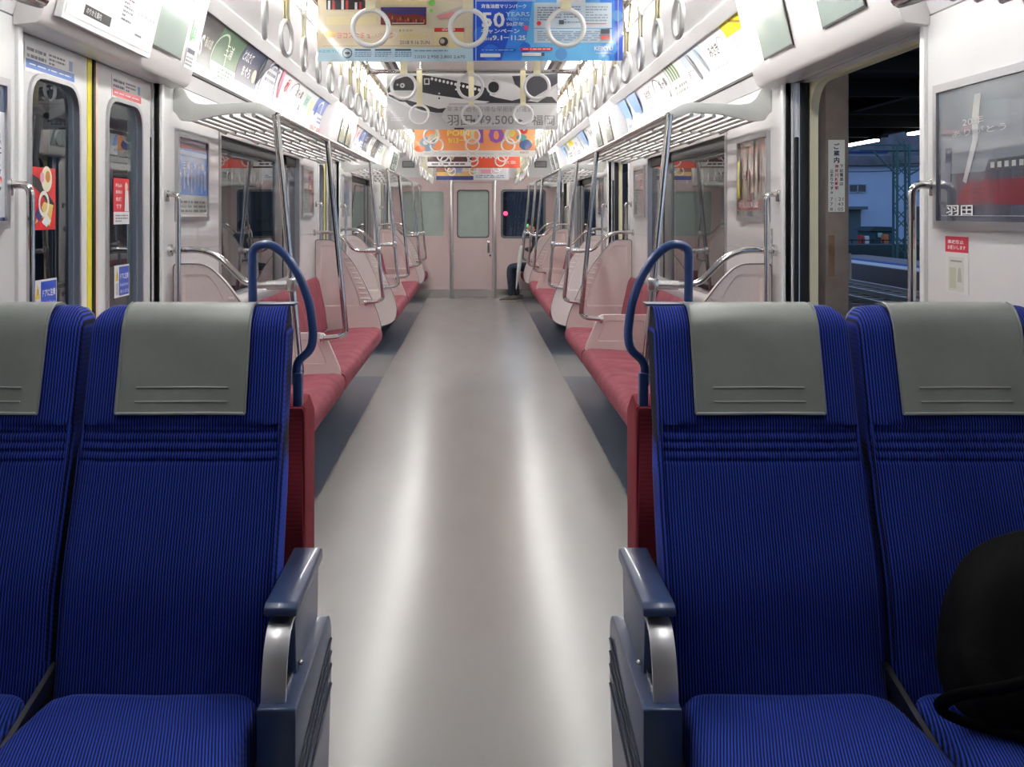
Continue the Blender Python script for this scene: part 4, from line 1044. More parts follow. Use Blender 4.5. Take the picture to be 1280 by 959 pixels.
def s_doorw(sh, w, h):
    sh.rect(w*.30, w*.97, h*.05, h*.95, (.10, .28, .72)); sh.poly([(w*.06, h*.52), (w*.27, h*.52), (w*.165, h*.92)], (.93, .80, .15)); sh.rect(w*.08, w*.26, h*.08, h*.45, (.80, .80, .78)); sh.layer()
    sh.text('ドアに注意', w*.36, h*.55, h*.20, WHT, w*.56, bold=.02); sh.text('Be careful of the door', w*.36, h*.34, h*.10, WHT, w*.56); sh.text('请小心 문조심', w*.36, h*.12, h*.11, WHT, w*.56); sh.rect(w*.155, w*.175, h*.62, h*.78, (.2, .2, .15))
sticker('door_sticker', -1, 3.255, 3.435, 1.06, 1.185, 'blue door warning sticker with yellow triangle, nearer of the two', (.93, .93, .93), s_doorw, x=GX)
sticker('door_sticker', -1, 3.985, 4.155, 1.07, 1.195, 'blue door warning sticker with yellow triangle, on the farther door pane', (.93, .93, .93), s_doorw, x=GX)
def s_top(col):
    def f(sh, w, h):
        sh.rect(w*.02, w*.98, .012, .040, col); sh.lines(w*.04, w*.40, h*.45, h*.90, 2, (.40, .42, .48), 4, .5); sh.lines(w*.45, w*.78, h*.45, h*.9, 3, (.45, .47, .52), 6, .5); sh.rect(w*.86, w*.94, h*.5, h*.88, (.55, .68, .82)); sh.layer(); sh.lines(w*.08, w*.9, .022, .030, 1, (.90, .92, .96), 5)
    return f
sticker('door_notice', -1, 3.16, 3.56, 1.835, 1.925, 'white notice with blue bar above the first left door pane', (.92, .92, .93), s_top((.25, .42, .72)), x=WX+.036, cat='notice')
sticker('door_notice', -1, 3.92, 4.27, 1.835, 1.925, 'white notice with red bar above the second left door pane', (.92, .92, .93), s_top((.78, .30, .32)), x=WX+.036, cat='notice')
def s_green(sh, w, h): sh.rect(w*.1, w*.9, h*.08, h*.92, (.25, .80, .35)); sh.layer(); sh.vtext('優先席', w*.5, h*.8, w*.5, WHT)
f_ = facia_map(-1, 4.40, 2.13)
sh = Sheet(lambda u, v, o: f_(u, v, o), .07, .10, (.85, .95, .86), step=.0004); sh.layer(); s_green(sh, .07, .10)
obj('green_sticker', sh.mb, label='small green sticker beside the screen over the nearest left door', cat='sticker', smooth=False)
f_ = facia_map(-1, 4.39, 2.02)
sh = Sheet(lambda u, v, o: f_(u, v, o), .12, .09, (.93, .93, .94), step=.0004); sh.layer(); sh.rect(.005, .115, .065, .085, (.20, .20, .28)); sh.lines(.01, .11, .01, .055, 3, (.5, .5, .55), 3)
obj('route_sticker', sh.mb, label='small white sticker with dark bar below the green sticker, left header', cat='sticker', smooth=False)
sticker('control_plate', 1, 4.585, 4.615, 1.16, 1.33, 'narrow grey switch plate below the reddish poster on the right', (.62, .63, .63), lambda sh, w, h: [sh.rect(w*.3, w*.7, h*(.12+.2*q), h*(.22+.2*q), (.85, .85, .85)) for q in range(4)], cat='plate')

# ================================================================ BLUE SEATS
YC = lambda z: 2.205+(z-.40)*.285
def sell(a, b, n, p=.42):
    out = []
    for i in range(n):
        t = 2*PI*i/n; c_, s_ = math.cos(t), math.sin(t)
        out.append((a*math.copysign(abs(c_)**p, c_), b*math.copysign(abs(s_)**p, s_)))
    return out
def blue_seat(x0, x1, lab, aisle):
    cx, a = (x0+x1)/2, (x1-x0)/2; r = thing('reclining_seat', lab, 'seat', (cx, 2.15, .0), group='blue ribbed seats facing the camera')
    # backrest
    loops = []; z = .36; zs = []
    while z < 1.13: zs.append(z); z += .012 if (z < .83 or z > .93) else .003
    zs += [1.135, 1.147, 1.158, 1.167, 1.174, 1.179, 1.182]
    for z in zs:
        aa = a; b = .058
        # rounded top corners
        if z > 1.13:
            t = (z-1.13)/.054; aa = a-.050*(1-math.sqrt(max(0, 1-t*t))); b = .058*math.sqrt(max(.03, 1-(t*.98)**2))
        if .93 < z <= 1.13: b += .010*math.sin((z-.93)/.2*PI/2)**2*0+.008
        elif z > 1.13: b += .008*max(0, 1-((z-1.13)/.05)**2)
        aa *= 1-.020*max(0, min(1, (z-.88)/.06))
        lum = .020*math.exp(-((z-.62)/.13)**2); b2 = b+lum*.5
        cr_ = sum(.0048*math.exp(-((z-zc)/.004)**2) for zc in (.912, .892, .873, .853))
        lp = []
        sg_ = 1 if cx > 0 else -1
        for (px, py) in sell(aa, b2, 64, .30):
            u = px/aa
            if aisle and px*sg_ < 0 and z > 1.13: px *= (a*.98-.006)/aa
            yy = YC(z)+py-lum*.5
            if py < 0:
                yy += cr_*(1 if abs(u) < .97 else .4)
                if z < .84: yy -= .0035*abs(math.cos(u*PI*2.5))*min(1, (.84-z)/.05)*(abs(u) < .93)
                if abs(u) < .9 and z > .93: yy += .006*math.cos(u*PI/2)
            lp.append((cx+px*(1-.012*math.exp(-((z-.885)/.05)**2)), yy, z))
        loops.append(lp)
    obj('backrest', MB().loft(loops, BLUEC), r, ang=75)
    # grey vinyl head cover
    hw = .143; hx = cx
    path = []
    for z in (.955, .97, .99, 1.01, 1.03, 1.05, 1.07, 1.09, 1.11, 1.13, 1.145): path.append((YC(z)-.066+.003*math.cos((z-1.05)*12)*0-.004, z))
    t0 = YC(1.15)
    path += [(t0-.062, 1.160), (t0-.050, 1.175), (t0-.032, 1.186), (t0-.01, 1.190), (t0+.02, 1.190), (t0+.045, 1.182), (t0+.066, 1.165), (t0+.072, 1.14), (t0+.066, 1.05)]
    n = len(path); vs = []; fs = []; m_ = 14
    for i, (yy, zz) in enumerate(path):
        for j in range(m_+1):
            u = -1+2*j/m_
            wav = .004*math.cos(u*PI/2) if i < 11 else .0
            flare = 0.0 if i > 10 else .012*math.exp(-((i-4)/2.5)**2)*0
            wx = hw*(1.0-.0*i); bow = -.003*math.sin((zz*23)+u*2.2) if i < 10 else 0
            vs.append((hx+u*wx, yy+wav*.8+bow*(1-u*u), zz))
    k0 = len(vs)
    for i, (yy, zz) in enumerate(path):
        for j in range(m_+1):
            v = vs[i*(m_+1)+j]
            if i < 11: vs.append((v[0], v[1]+.006, v[2]))
            elif i < 16: vs.append((v[0], v[1]+.002, v[2]-.006))
            else: vs.append((v[0], v[1]-.006, v[2]))
    M1 = m_+1
    for i in range(n-1):
        for j in range(m_):
            a_ = i*M1+j; fs.append((a_, a_+1, a_+M1+1, a_+M1)); fs.append((k0+a_, k0+a_+M1, k0+a_+M1+1, k0+a_+1))
    for i in range(n-1):
        for j in (0, m_): a_ = i*M1+j; fs.append((a_, a_+M1, k0+a_+M1, k0+a_))
    for j in range(m_):
        fs.append((j, j+1, k0+j+1, k0+j)); q_ = (n-1)*M1+j; fs.append((q_, q_+1, k0+q_+1, k0+q_))
    cov = obj('head_cover', MB().add(vs, fs, VINYL), r, 'grey vinyl cover', ang=60)
    st = MB()
    for row in (3, 1.5):
        i0 = int(row); fr = row-i0; pts = []
        for j in range(2, m_-1):
            A, B = Vector(vs[i0*M1+j]), Vector(vs[(i0+1)*M1+j]); p = A.lerp(B, fr); pts.append(p+Vector((0, -.0012, 0)))
        st.tube(pts, .0018, VINYLH, 6)
    for j in (0, m_): st.tube([Vector(vs[i*M1+j])+Vector((0, -.0005, 0)) for i in range(15)], .0032, VINYL, 6)
    st.tube([Vector(vs[j])+Vector((0, -.0005, 0)) for j in range(M1)], .0035, VINYLH, 6)
    obj('stitching', st, cov)
    # seat cushion
    loops = []
    cush = [(2.155, .30, .4), (2.150, .36, .9), (2.13, .40, 1), (2.08, .415, 1), (2.0, .425, 1), (1.9, .432, 1), (1.8, .438, 1), (1.70, .438, 1), (1.64, .425, 1), (1.605, .39, 1), (1.60, .33, 1)]
    ys = [2.14, 2.12, 2.09, 2.03, 1.95, 1.86, 1.77, 1.70, 1.65, 1.62, 1.605]
    tops = [.400, .418, .424, .427, .431, .435, .438, .436, .425, .40, .37]
    wd = [.80, .90, .965, .985, 1.0, 1.0, 1.0, 1.0, .99, .97, .94]
    for yy, tp, wf in zip(ys, tops, wd):
        lp = []
        for i in range(40):
            t = 2*PI*i/40; c_, s_ = math.cos(t), math.sin(t); p_ = .30
            px = (a-.006)*wf*math.copysign(abs(c_)**p_, c_); pz = math.copysign(abs(s_)**(.42), s_)
            h_ = (tp-.27)/2; zz = .27+h_+pz*h_
            if s_ > 0: zz += .010*(px/a)**4-.006*math.cos(px/a*PI/2)
            lp.append((cx+px, yy, zz))
        loops.append(lp)
    obj('seat_cushion', MB().loft(loops, BLUEC_LIT[1 if cx > 0 else -1]), r, ang=70)
    # shell and base
    sh_ = MB()
    lpz = []
    for z in [.30, .5, .7, .9, 1.05, 1.12, 1.155, 1.172]:
        aa = a-.012-(.03 if z > 1.17 else .012 if z > 1.15 else 0)
        lpz.append([(cx+px, YC(z)+.072+py, z) for px, py in sell(aa, .014, 24, .35)])
    sh_.loft(lpz, NAVYP); obj('back_shell', sh_, r)
    for q in (-1, 1):
        pp = []
        for z in [.46+.05*k for k in range(13)]:
            aa = a*(1-.020*max(0, min(1, (z-.88)/.06))); lum = .020*math.exp(-((z-.62)/.13)**2)
            pp.append((cx+q*(aa-.010), YC(z)-.050-lum, z))
        obj('piping', MB().tube(pp, .0032, BLUEC, 6), r)
    if aisle:
        sg = 1 if cx > 0 else -1; q0, q1 = sg*.409, sg*.53; yb_ = YC(1.1)
        cf = MB().box(q0+sg*.003, q1, yb_+.02, yb_+.08, 1.181, 1.187, NAVYP, .002);
        obj('corner_frame', cf, r, 'dark blue plastic edge')
    b = MB().box(cx-a+.03, cx+a-.03, 1.68, 2.25, .20, .30, DARK, .01); b.box(cx-.09, cx+.09, 1.85, 2.15, 0, .21, GREYM, .01)
    obj('pedestal', b, r)
    return r
def gap_bracket(s):
    x = s*.878
    b = MB().box(x-.008, x+.008, 1.72, 2.16, .28, .395, BLACK, .004); b.prism([(1.9, .385), (2.16, .40), (2.19, .45), (2.15, .44)], 'x', x-.006, x+.006, DSTEEL)
    obj('seat_bracket', b, label=f'dark metal bracket in the gap between the two {SD[s]} blue seats', cat='bracket')
def arm_rest(s):
    r = thing('armrest', f'navy and chrome armrest on the aisle side of the {SD[s]} blue seats', 'armrest', (s*.37, 2.15, .0), group='aisle armrests of the blue seats')
    X = lambda x: s*x
    # lower box with sloping back
    side = arc2([(1.955, .0), (1.955, .462), (2.40, .470), (2.44, .44), (2.44, .30), (2.36, .0)], [0, .006, .02, .03, .03, 0])
    bx = MB().prism(side, 'x', X(.328), X(.402), NAVYP, .004)
    obj('side_box', bx, r)
    g = MB()
    for z in (.405, .375, .345, .30): g.tube([(X(.327), 1.96, z-.07), (X(.326), 2.42, z)], .0028, mat((.08, .11, .18), .6), 8)  # raised tubes, their dark colour stands for the shade in grooves
    obj('dark_groove_lines', g, r)
    up = arc2([(2.10, .46), (2.085, .60), (2.40, .60), (2.38, .46)], .006)
    obj('upright_panel', MB().prism(up, 'x', X(.352), X(.392), NAVYP, .003), r)
    obj('ledge_trim', MB().box(X(.357), X(.361), 2.0, 2.38, .462, .474, CLAMP), r)
    pad = arc2([(2.045, .600), (2.045, .617), (2.06, .625), (2.39, .628), (2.40, .605), (2.39, .596)], .006)
    obj('arm_pad', MB().prism(pad, 'x', X(.342), X(.408), NAVYP, .005), r)
    path = smoothpath([(2.10, .590), (2.045, .588), (2.005, .55), (1.985, .50), (1.978, .462)], .03)
    pts = [Vector((p[0], p[1], 0)) for p in path] if False else path
    vs = []; t_ = .007; m_ = MB()
    P2 = [(p[0], p[1]) for p in [(q.x, q.y) for q in [Vector((a_, b_)) for a_, b_ in [(v_[0], v_[1]) for v_ in path]]]]
    outer = P2; inner = [(a_+.010, b_-.006 if i < 6 else b_) for i, (a_, b_) in enumerate(P2)]
    m_.prism(outer+inner[::-1], 'x', X(.352), X(.400), mat((.86, .86, .87), .36, .85), .0015)
    obj('chrome_strap', m_, r)
    sc = MB().ball((X(.350), 2.13, .475), .008, STEEL, 10, (1, 1, .7)); obj('screw', sc, r)
def smooth2(p): return p
def grab_loop(s):
    r = thing('corner_grab_handle', f'dark blue looped grab handle on the aisle corner of the {SD[s]} blue seats', 'handle', (s*.45, 2.46, 1.0), group='blue grab handles of the seats')
    yy = 2.465
    pts = [(.518, 1.13), (.520, 1.318), (.480, 1.328), (.440, 1.300), (.405, 1.245), (.382, 1.180), (.374, 1.110), (.380, 1.072), (.414, 1.047), (.416, .99)]
    pth = [Vector((s*x, yy, z)) for x, z in pts]
    # smooth the arc portion
    sm = smoothpath([tuple(p) for p in pth], .024, 5)
    obj('handle_tube', MB().tube(sm, .0105, NAVYH, 10), r)
    obj('mounting_foot', MB().box(s*.505, s*.533, yy-.016, yy+.014, 1.10, 1.18, NAVYH, .005), r)
    obj('mounting_foot', MB().box(s*.400, s*.422, yy-.014, yy+.012, .94, 1.02, NAVYH, .005), r)
for s in (-1, 1):
    ia, ib = .413, .868
    labs = {(-1, 0): 'blue ribbed seat beside the aisle on the left, whole head cover in view', (-1, 1): 'blue ribbed window seat cut by the left edge of the photo', (1, 0): 'blue ribbed seat beside the aisle on the right, whole head cover in view', (1, 1): 'blue ribbed window seat at the right edge with black bag on it'}
    for k_, (p, q) in enumerate(((.413, .874), (.882, 1.325))):
        blue_seat(min(s*p, s*q), max(s*p, s*q), labs[(s, k_)], (1-k_))
    gap_bracket(s); arm_rest(s); grab_loop(s)
    # maroon back-to-back panel behind
    mp = MB().prism(arc2([(2.52, .02), (2.53, .93), (2.60, .95), (2.68, .90), (2.66, .02)], .02), 'x', s*.403, s*1.31, MAROON, .01)
    obj('rear_backrest', mp, label=f'maroon ribbed seat back standing behind the {SD[s]} blue seats', cat='backrest', group='maroon seat backs behind the blue seats')
# black bag ---------------------------------------------------------------
r = thing('shoulder_bag', 'black fabric bag slumped on the right-hand window seat', 'bag', (1.12, 1.95, .44))
loops = []
BAGM = noisy((.028, .028, .032), .8, 20, .012, bump=.3, name='black_nylon'); BAGM.node_tree.nodes['Principled BSDF'].inputs['Specular IOR Level'].default_value = .15
for z, aw, bw, dx in ((.436, .165, .10, .01), (.45, .185, .12, .0), (.50, .195, .13, 0), (.56, .192, .125, .005), (.62, .185, .11, .01), (.68, .172, .10, .02), (.72, .15, .085, .035), (.752, .11, .06, .05), (.768, .06, .03, .06)):
    lp = []
    for i, (px, py) in enumerate(sell(aw, bw, 40, .65)):
        wob = 1+.03*math.sin(i*1.3+z*30)+.02*math.sin(i*.7+z*55)
        lp.append((1.115+dx+px*wob, 1.985-(z-.44)*-.20+py*wob, z))
    loops.append(lp)
bb_ = obj('bag_body', MB().loft(loops, BAGM), r, ang=80); sd_ = bb_.modifiers.new('sub', 'SUBSURF'); sd_.levels = 1; sd_.render_levels = 2
fl = MB()
band = [(1.25, 1.86, .67), (1.12, 1.855, .60), (.98, 1.865, .545), (.90, 1.93, .50), (.885, 1.97, .455), (.93, 1.93, .447), (1.05, 1.85, .448), (1.2, 1.76, .445)]
pts = smoothpath(band, .06); 
fl.tube(pts, .013, BAGM, 8, sx=.45); obj('strap', fl, r)
obj('buckle', MB().torus((1.21, 1.835, .47), .012, .003, STEEL, 'y', 14, 6), r)

# ================================================================ PERSON at the far right bench
def skin(name, verts, edges, radii, m, parent, sub=2):
    me = bpy.data.meshes.new(name); off = wloc(parent) if parent else Vector((0, 0, 0))
    me.from_pydata([Vector(v)-off for v in verts], edges, []); o = bpy.data.objects.new(name, me); C.objects.link(o)
    if parent: o.parent = parent
    me.materials.append(m)
    md = o.modifiers.new('skin', 'SKIN'); md.use_smooth_shade = True
    lay = me.skin_vertices[0].data if me.skin_vertices else None
    if lay is None:
        bm = bmesh.new(); bm.from_mesh(me); bm.verts.layers.skin.verify(); bm.to_mesh(me); bm.free(); lay = me.skin_vertices[0].data
    for i, rr in enumerate(radii): lay[i].radius = (rr, rr) if not isinstance(rr, tuple) else rr; lay[i].use_root = (i == 0)
    ms = o.modifiers.new('sub', 'SUBSURF'); ms.levels = sub; ms.render_levels = sub
    return o
SKIN = mat((.80, .60, .50), .5); JEAN = noisy((.18, .21, .28), .85, 30, .02, name='dark_trousers'); COAT = mat((.13, .13, .16), .8); SHIRT = mat((.72, .72, .74), .8); HAIR = mat((.05, .045, .045), .6); SHOE = mat((.32, .30, .28), .7); SOLE = mat((.70, .68, .64), .6)
P = thing('person', 'person in dark trousers seated on the far right bench, head bowed, holding umbrella', 'person', (1.0, 16.5, 0))
hy = 16.49
V_ = [(1.03, hy, .55), (1.07, hy, .72), (1.06, hy, .90), (1.02, hy, 1.02), (.985, hy, 1.08), (.955, hy, 1.14), (.94, hy, 1.20),
      (1.02, hy-.09, .53), (.56, hy-.10, .545), (.575, hy-.11, .30), (.585, hy-.11, .07), (1.02, hy+.09, .53), (.60, hy+.07, .545), (.66, hy+.07, .30), (.69, hy+.07, .07),
      (1.03, hy-.17, 1.0), (.95, hy-.21, .80), (.80, hy-.14, .83), (1.03, hy+.17, 1.0), (.97, hy+.20, .80), (.84, hy+.10, .80)]
E_ = [(0, 1), (1, 2), (2, 3), (3, 4), (4, 5), (5, 6), (0, 7), (7, 8), (8, 9), (9, 10), (0, 11), (11, 12), (12, 13), (13, 14), (3, 15), (15, 16), (16, 17), (3, 18), (18, 19), (19, 20)]
R_ = [(.12, .14), (.12, .15), (.12, .16), (.09, .10), (.05, .05), (.055, .055), (.07, .07), .085, .068, .055, .042, .085, .068, .055, .042, .055, .042, .028, .055, .042, .028]
body = skin('body', V_, E_, R_, JEAN, P)
# clothing and head details
def ell(c, rx, ry, rz, m, n=16, tilt=0): 
    mb = MB(); mb.ball((0, 0, 0), 1, m, n, (rx, ry, rz))
    R3 = Matrix.Rotation(tilt, 3, 'Y'); mb.v = [R3 @ v+Vector(c) for v in mb.v]; return mb
jk = []
for z, cxx, a_, b_ in ((.50, 1.05, .13, .19), (.60, 1.07, .145, .20), (.75, 1.075, .145, .205), (.90, 1.06, .14, .21), (1.0, 1.03, .12, .19), (1.05, 1.00, .085, .12), (1.075, .985, .06, .07)):
    jk.append([(cxx+px, hy+py, z) for px, py in sell(a_, b_, 24, .8)])
obj('jacket', MB().loft(jk, COAT), P, 'dark jacket')
sl = MB()
for q in (-1, 1): sl.tube([(1.03, hy+q*.17, 1.0), (.985, hy+q*.215, .88), (.95, hy+q*.21, .80), (.86, hy+q*.15, .81)], [.062, .055, .05, .038], COAT, 12)
obj('sleeves', sl, P)
hd = ell((.935, hy, 1.175), .085, .072, .11, SKIN, 18, .5); hd.ball((.862, hy, 1.135), .016, SKIN, 8, (1, .8, 1.2))
for q in (-1, 1): hd.ball((.945, hy+q*.073, 1.165), .022, SKIN, 8, (.7, .4, 1)); hd.ball((.868, hy+q*.028, 1.17), .009, BLACK, 6)
hd.box(.868, .880, hy-.02, hy+.02, 1.09, 1.098, mat((.6, .35, .32), .5), .003)
obj('head', hd, P, 'bowed face')
obj('hair', ell((.955, hy, 1.205), .095, .083, .095, HAIR, 18, .5), P, 'short black hair')
hn = MB()
for q in (-1, 1):
    c_ = Vector((.80, hy+q*.05, .83))
    hn.ball(c_, .032, SKIN, 10, (1.2, .8, .7))
    for k_ in range(4):
        yo = (k_-1.5)*.016; L_ = [.05, .06, .056, .045][k_]
        hn.tube([c_+Vector((-.025, yo, .005)), c_+Vector((-.025-L_*.5, yo, 0)), c_+Vector((-.03-L_*.7, yo, -L_*.5))], [.009, .0085, .007], SKIN, 7)
    hn.tube([c_+Vector((0, -q*.025, 0)), c_+Vector((-.025, -q*.04, .01)), c_+Vector((-.045, -q*.035, .005))], [.011, .010, .008], SKIN, 7)
obj('hands', hn, P)
obj('collar', MB().torus((.985, hy, 1.07), .055, .014, SHIRT, 'z', 20, 8), P)
for (ax, ay) in ((.585, hy-.11), (.69, hy+.07)):
    so = MB(); lp = []
    for x_, hw_, zt in ((ax+.09, .02, .05), (ax+.08, .036, .085), (ax+.03, .040, .10), (ax-.03, .042, .085), (ax-.10, .046, .06), (ax-.16, .040, .05), (ax-.185, .018, .035)):
        lp.append([(x_, ay+hw_*math.copysign(abs(math.cos(2*PI*i/20))**.6, math.cos(2*PI*i/20)), .012+(zt-.012)*(.5+.5*math.copysign(abs(math.sin(2*PI*i/20))**.6, math.sin(2*PI*i/20)))) for i in range(20)])
    so.loft(lp, SHOE); s_o = obj('shoe', so, P, 'brown-grey trainer')
    obj('sole', MB().prism(arc2([(ax+.092, ay-.03), (ax+.092, ay+.03), (ax-.06, ay+.050), (ax-.16, ay+.045), (ax-.19, ay), (ax-.16, ay-.045), (ax-.06, ay-.050)], .03), 'z', .001, .018, SOLE), s_o, 'pale sole')
# umbrella
r = thing('umbrella', 'pale closed umbrella held upright by the seated person', 'umbrella', (.70, 16.27, .25))
A_, B_ = Vector((.66, 16.28, .20)), Vector((.78, 16.28, 1.10)); UM = mat((.86, .87, .88), .3, coat=.3)
ps = [A_.lerp(B_, t) for t in (0, .03, .1, .3, .5, .65, .74, .76)]
obj('canopy', MB().tube(ps, [.006, .010, .016, .028, .038, .040, .030, .012], UM, 10), r)
obj('shaft', MB().tube([A_.lerp(B_, -.03), B_], .005, STEEL, 8), r)
obj('handle', MB().tube(smoothpath([A_.lerp(B_, .9), B_, B_+Vector((.02, 0, .04)), B_+Vector((.06, 0, .03)), B_+Vector((.065, 0, -.02))], .03), .010, WHITE, 8), r)

# ================================================================ OUTSIDE
PLAT = noisy((.34, .30, .28), .85, 3, .03, name='platform_concrete'); BAL = noisy((.36, .28, .23), .95, 12, .07, bump=.4, name='ballast'); 
m = MB().box(1.62, 6.0, -6, 34, -.9, -.05, PLAT); m.box(1.62, 1.9, -6, 34, -.05, -.045, mat((.75, .75, .73), .7))
obj('station_platform', m, label='grey station platform outside the open doors on the right', cat='platform', kind='structure', smooth=False)
m = MB().box(-9, 1.61, -8, 60, -1.2, -1.0, BAL); obj('track_bed', m, label='dark ballast beneath and left of the train', cat='track bed', kind='structure', smooth=False)
m = MB().box(6.0, 10.6, -6, 70, -.95, -.48, BAL)
obj('ballast_bed', m, label='brown ballast of the neighbouring tracks beyond the platform', cat='track bed', kind='structure', smooth=False)
RAILM = mat((.80, .79, .77), .5, .2)
for i, x in enumerate((8.9, 9.9, 6.9, 8.0)):
    m = MB().box(x-.03, x+.03, -6, 70, -.39, -.35, RAILM); m.box(x-.012, x+.012, -6, 70, -.43, -.39, RAILM); m.box(x-.06, x+.06, -6, 70, -.455, -.43, RAILM)
    obj('track_rail', m, label=f'steel rail beyond the platform, {["second","nearest the far platform","third","fourth"][i]} counted from the far platform' if i != 1 else 'steel rail lying nearest the far platform', cat='rail', group='rails outside')
m = MB()
for k_ in range(90): m.box(6.5, 10.4, 8+k_*.62, 8.22+k_*.62, -.50, -.457, mat((.60, .57, .54), .9))
obj('sleepers', m, label='rows of sleepers under the rails beyond the platform', cat='sleepers', kind='stuff', smooth=False)
m = MB().box(10.6, 13.2, -6, 60, -.9, -.02, mat((.52, .48, .47), .8)); m.box(10.6, 11.25, -6, 60, -.02, .0, mat((.80, .80, .78), .7)); m.box(11.3, 11.7, -6, 60, -.02, .003, mat((.15, .25, .55), .7))
obj('far_platform', m, label='far platform with white edge line and blue strip', cat='platform', kind='structure', smooth=False)
# pillar
m_ = noisy((.56, .50, .45), .7, 4, .05, name='tan_paint'); y = 11.4
x0, _ = at(1032, 0, y); x1, _ = at(1061, 0, y)
r = thing('platform_pillar', 'tan painted steel pillar on the platform outside the nearest right door', 'pillar', ((x0+x1)/2, y+.12, -.05))
obj('post', MB().box(x0, x1, y, y+.27, -.05, 3.3, m_, .01), r)
obj('rust_marks', MB().box(x0+.03, x0+.10, y-.0015, y+.001, .7, 1.15, noisy((.52, .40, .30), .8, 12, .05)), r)
sx0, sz0 = at(1035, 265, y); sx1, sz1 = at(1055.5, 175, y)
bd = MB().box(sx0, sx1, y-.012, y-.002, sz0, sz1, mat((.80, .78, .70), .5)); 
sgn = Sheet(lambda u, v, o: Vector((sx0+u, y-.0135-o, sz0+v)), sx1-sx0, sz1-sz0, (.93, .91, .85), step=.001); w, h_ = sx1-sx0, sz1-sz0
sgn.layer(); sgn.vtext('ご案内', w*.5, h_-.07, .066, (.12, .12, .12), 1.15, bold=.03)
sgn.vtext('下記電車は', w*.80, h_-.29, .040, (.15, .15, .15), 1.2, bold=.02); sgn.vtext('神奈川新町駅', w*.50, h_-.29, .040, (.75, .15, .15), 1.2, bold=.03); sgn.vtext('止まりです。', w*.20, h_-.34, .040, (.15, .15, .15), 1.2, bold=.02)
for q, tx in enumerate(('7 : 21', '7 : 43', '8 : 05')): sgn.text(tx, w*.10, h_*.155-q*.055, .036, (.35, .25, .24), w*.8)
obj('notice_board', bd, label='white vertical train notice with black and red characters on the tan pillar', cat='sign'); 
o2 = bpy.data.objects['notice_board']; obj('print', sgn.mb, o2, smooth=False)
m = MB().box(x1+.0, x1+.05, y+.05, y+.15, .65, .95, mat((.6, .58, .55), .5), .006); obj('junction_box', m, label='small box fixed on the side of the tan pillar', cat='box')
# canopy
CAN = mat((.055, .052, .05), .8)
m = MB().box(1.5, 9.2, -6, 28, 3.30, 3.42, CAN)
for k_ in range(12): m.box(1.5, 9.2, -4+k_*2.7, -3.85+k_*2.7, 3.08, 3.30, CAN)
for x in (2.2, 4.0, 6.4, 9.0): m.box(x, x+.14, -6, 28, 3.12, 3.30, CAN)
obj('platform_canopy', m, label='dark steel canopy roof over the platform', cat='canopy', kind='structure', smooth=False)
PL = emis((1, .98, .92), 6.0); first = None
for k_, yy in enumerate((5.5, 9.0)):  # lamps out of view, added to brighten the tan pillar
    r = thing('platform_lamp', f'unseen lamp added under the canopy as fill light, {["beside the nearest door","near the tan pillar"][k_]}', 'lamp', (2.75, yy, 3.0), group='added lamps over the platform')
    obj('housing', MB().box(2.65, 2.85, yy-.65, yy+.65, 3.03, 3.12, CAN, .01), r); obj('tube', MB().box(2.68, 2.82, yy-.62, yy+.62, 2.98, 3.03, emis((1, .95, .88), 48)), r)
for k_, (xx, yy) in enumerate(((8.9, 23.85), (8.9, 20.2), (8.9, 16.5))):
    lab = f'lit platform lamp at the canopy edge, {["farthest","middle","nearest"][k_]} of three'
    r = thing('platform_lamp', lab, 'lamp', (xx, yy, 3.0), group='lamps under the canopy edge')
    obj('housing', MB().box(xx-.1, xx+.1, yy-.95, yy+.95, 3.03, 3.12, CAN, .01), r); obj('tube', MB().box(xx-.07, xx+.07, yy-.92, yy+.92, 2.98, 3.03, PL), r)
# dark block added on the platform so the right windows look into darkness
m = MB().box(3.0, 4.1, 13.6, 32, -.05, 3.0, mat((.10, .10, .11), .7), .02); m.box(2.99, 3.0, 14, 31, .9, 2.2, mat((.06, .07, .09), .3))
obj('window_dark_block', m, label='dark block added on the platform to darken the right windows', cat='building', kind='structure')
# made-up dark wall that keeps the left windows black
m = MB().box(-5.2, -5.0, -8, 60, -1.0, 4.5, mat((.07, .075, .09), .8)); 
for k_ in range(20): m.box(-5.0, -4.93, -6+k_*3, -5.85+k_*3, -1, 4.5, mat((.11, .11, .12), .7))
obj('left_dark_screen', m, label='dark wall added outside to keep the left windows black', cat='wall', kind='structure', smooth=False)
r = thing('signal_lamp', 'red glowing signal lamp seen through the middle right doorway', 'lamp', (1.84, 11.9, 0.0))
obj('lens', MB().ball((1.815, 11.9, 1.775), .042, emis((1, .03, .06), 9), 12), r); obj('post', MB().box(1.83, 1.87, 11.93, 11.97, -.05, 2.0, DARK, .004).box(1.76, 1.87, 11.92, 11.96, 1.69, 1.86, DARK, .01), r)
r = thing('signal_lamp', 'red signal light seen through the right cab window', 'lamp', (1.30, 30, 1.2))
obj('lens', MB().ball((.90, 30, 1.38), .065, emis((1, .05, .12), 5), 12), r); obj('post', MB().box(.86, .94, 30.15, 30.25, -1.0, 2.2, DARK), r)
r = thing('signal_lamp', 'small green signal light seen through the right cab window', 'lamp', (2.4, 40, 1.0))
obj('lens', MB().ball((2.06, 40, .9), .07, emis((.1, 1, .35), 1.5), 12), r); obj('post', MB().box(2.02, 2.10, 40.1, 40.2, -1.0, 1.2, DARK), r)
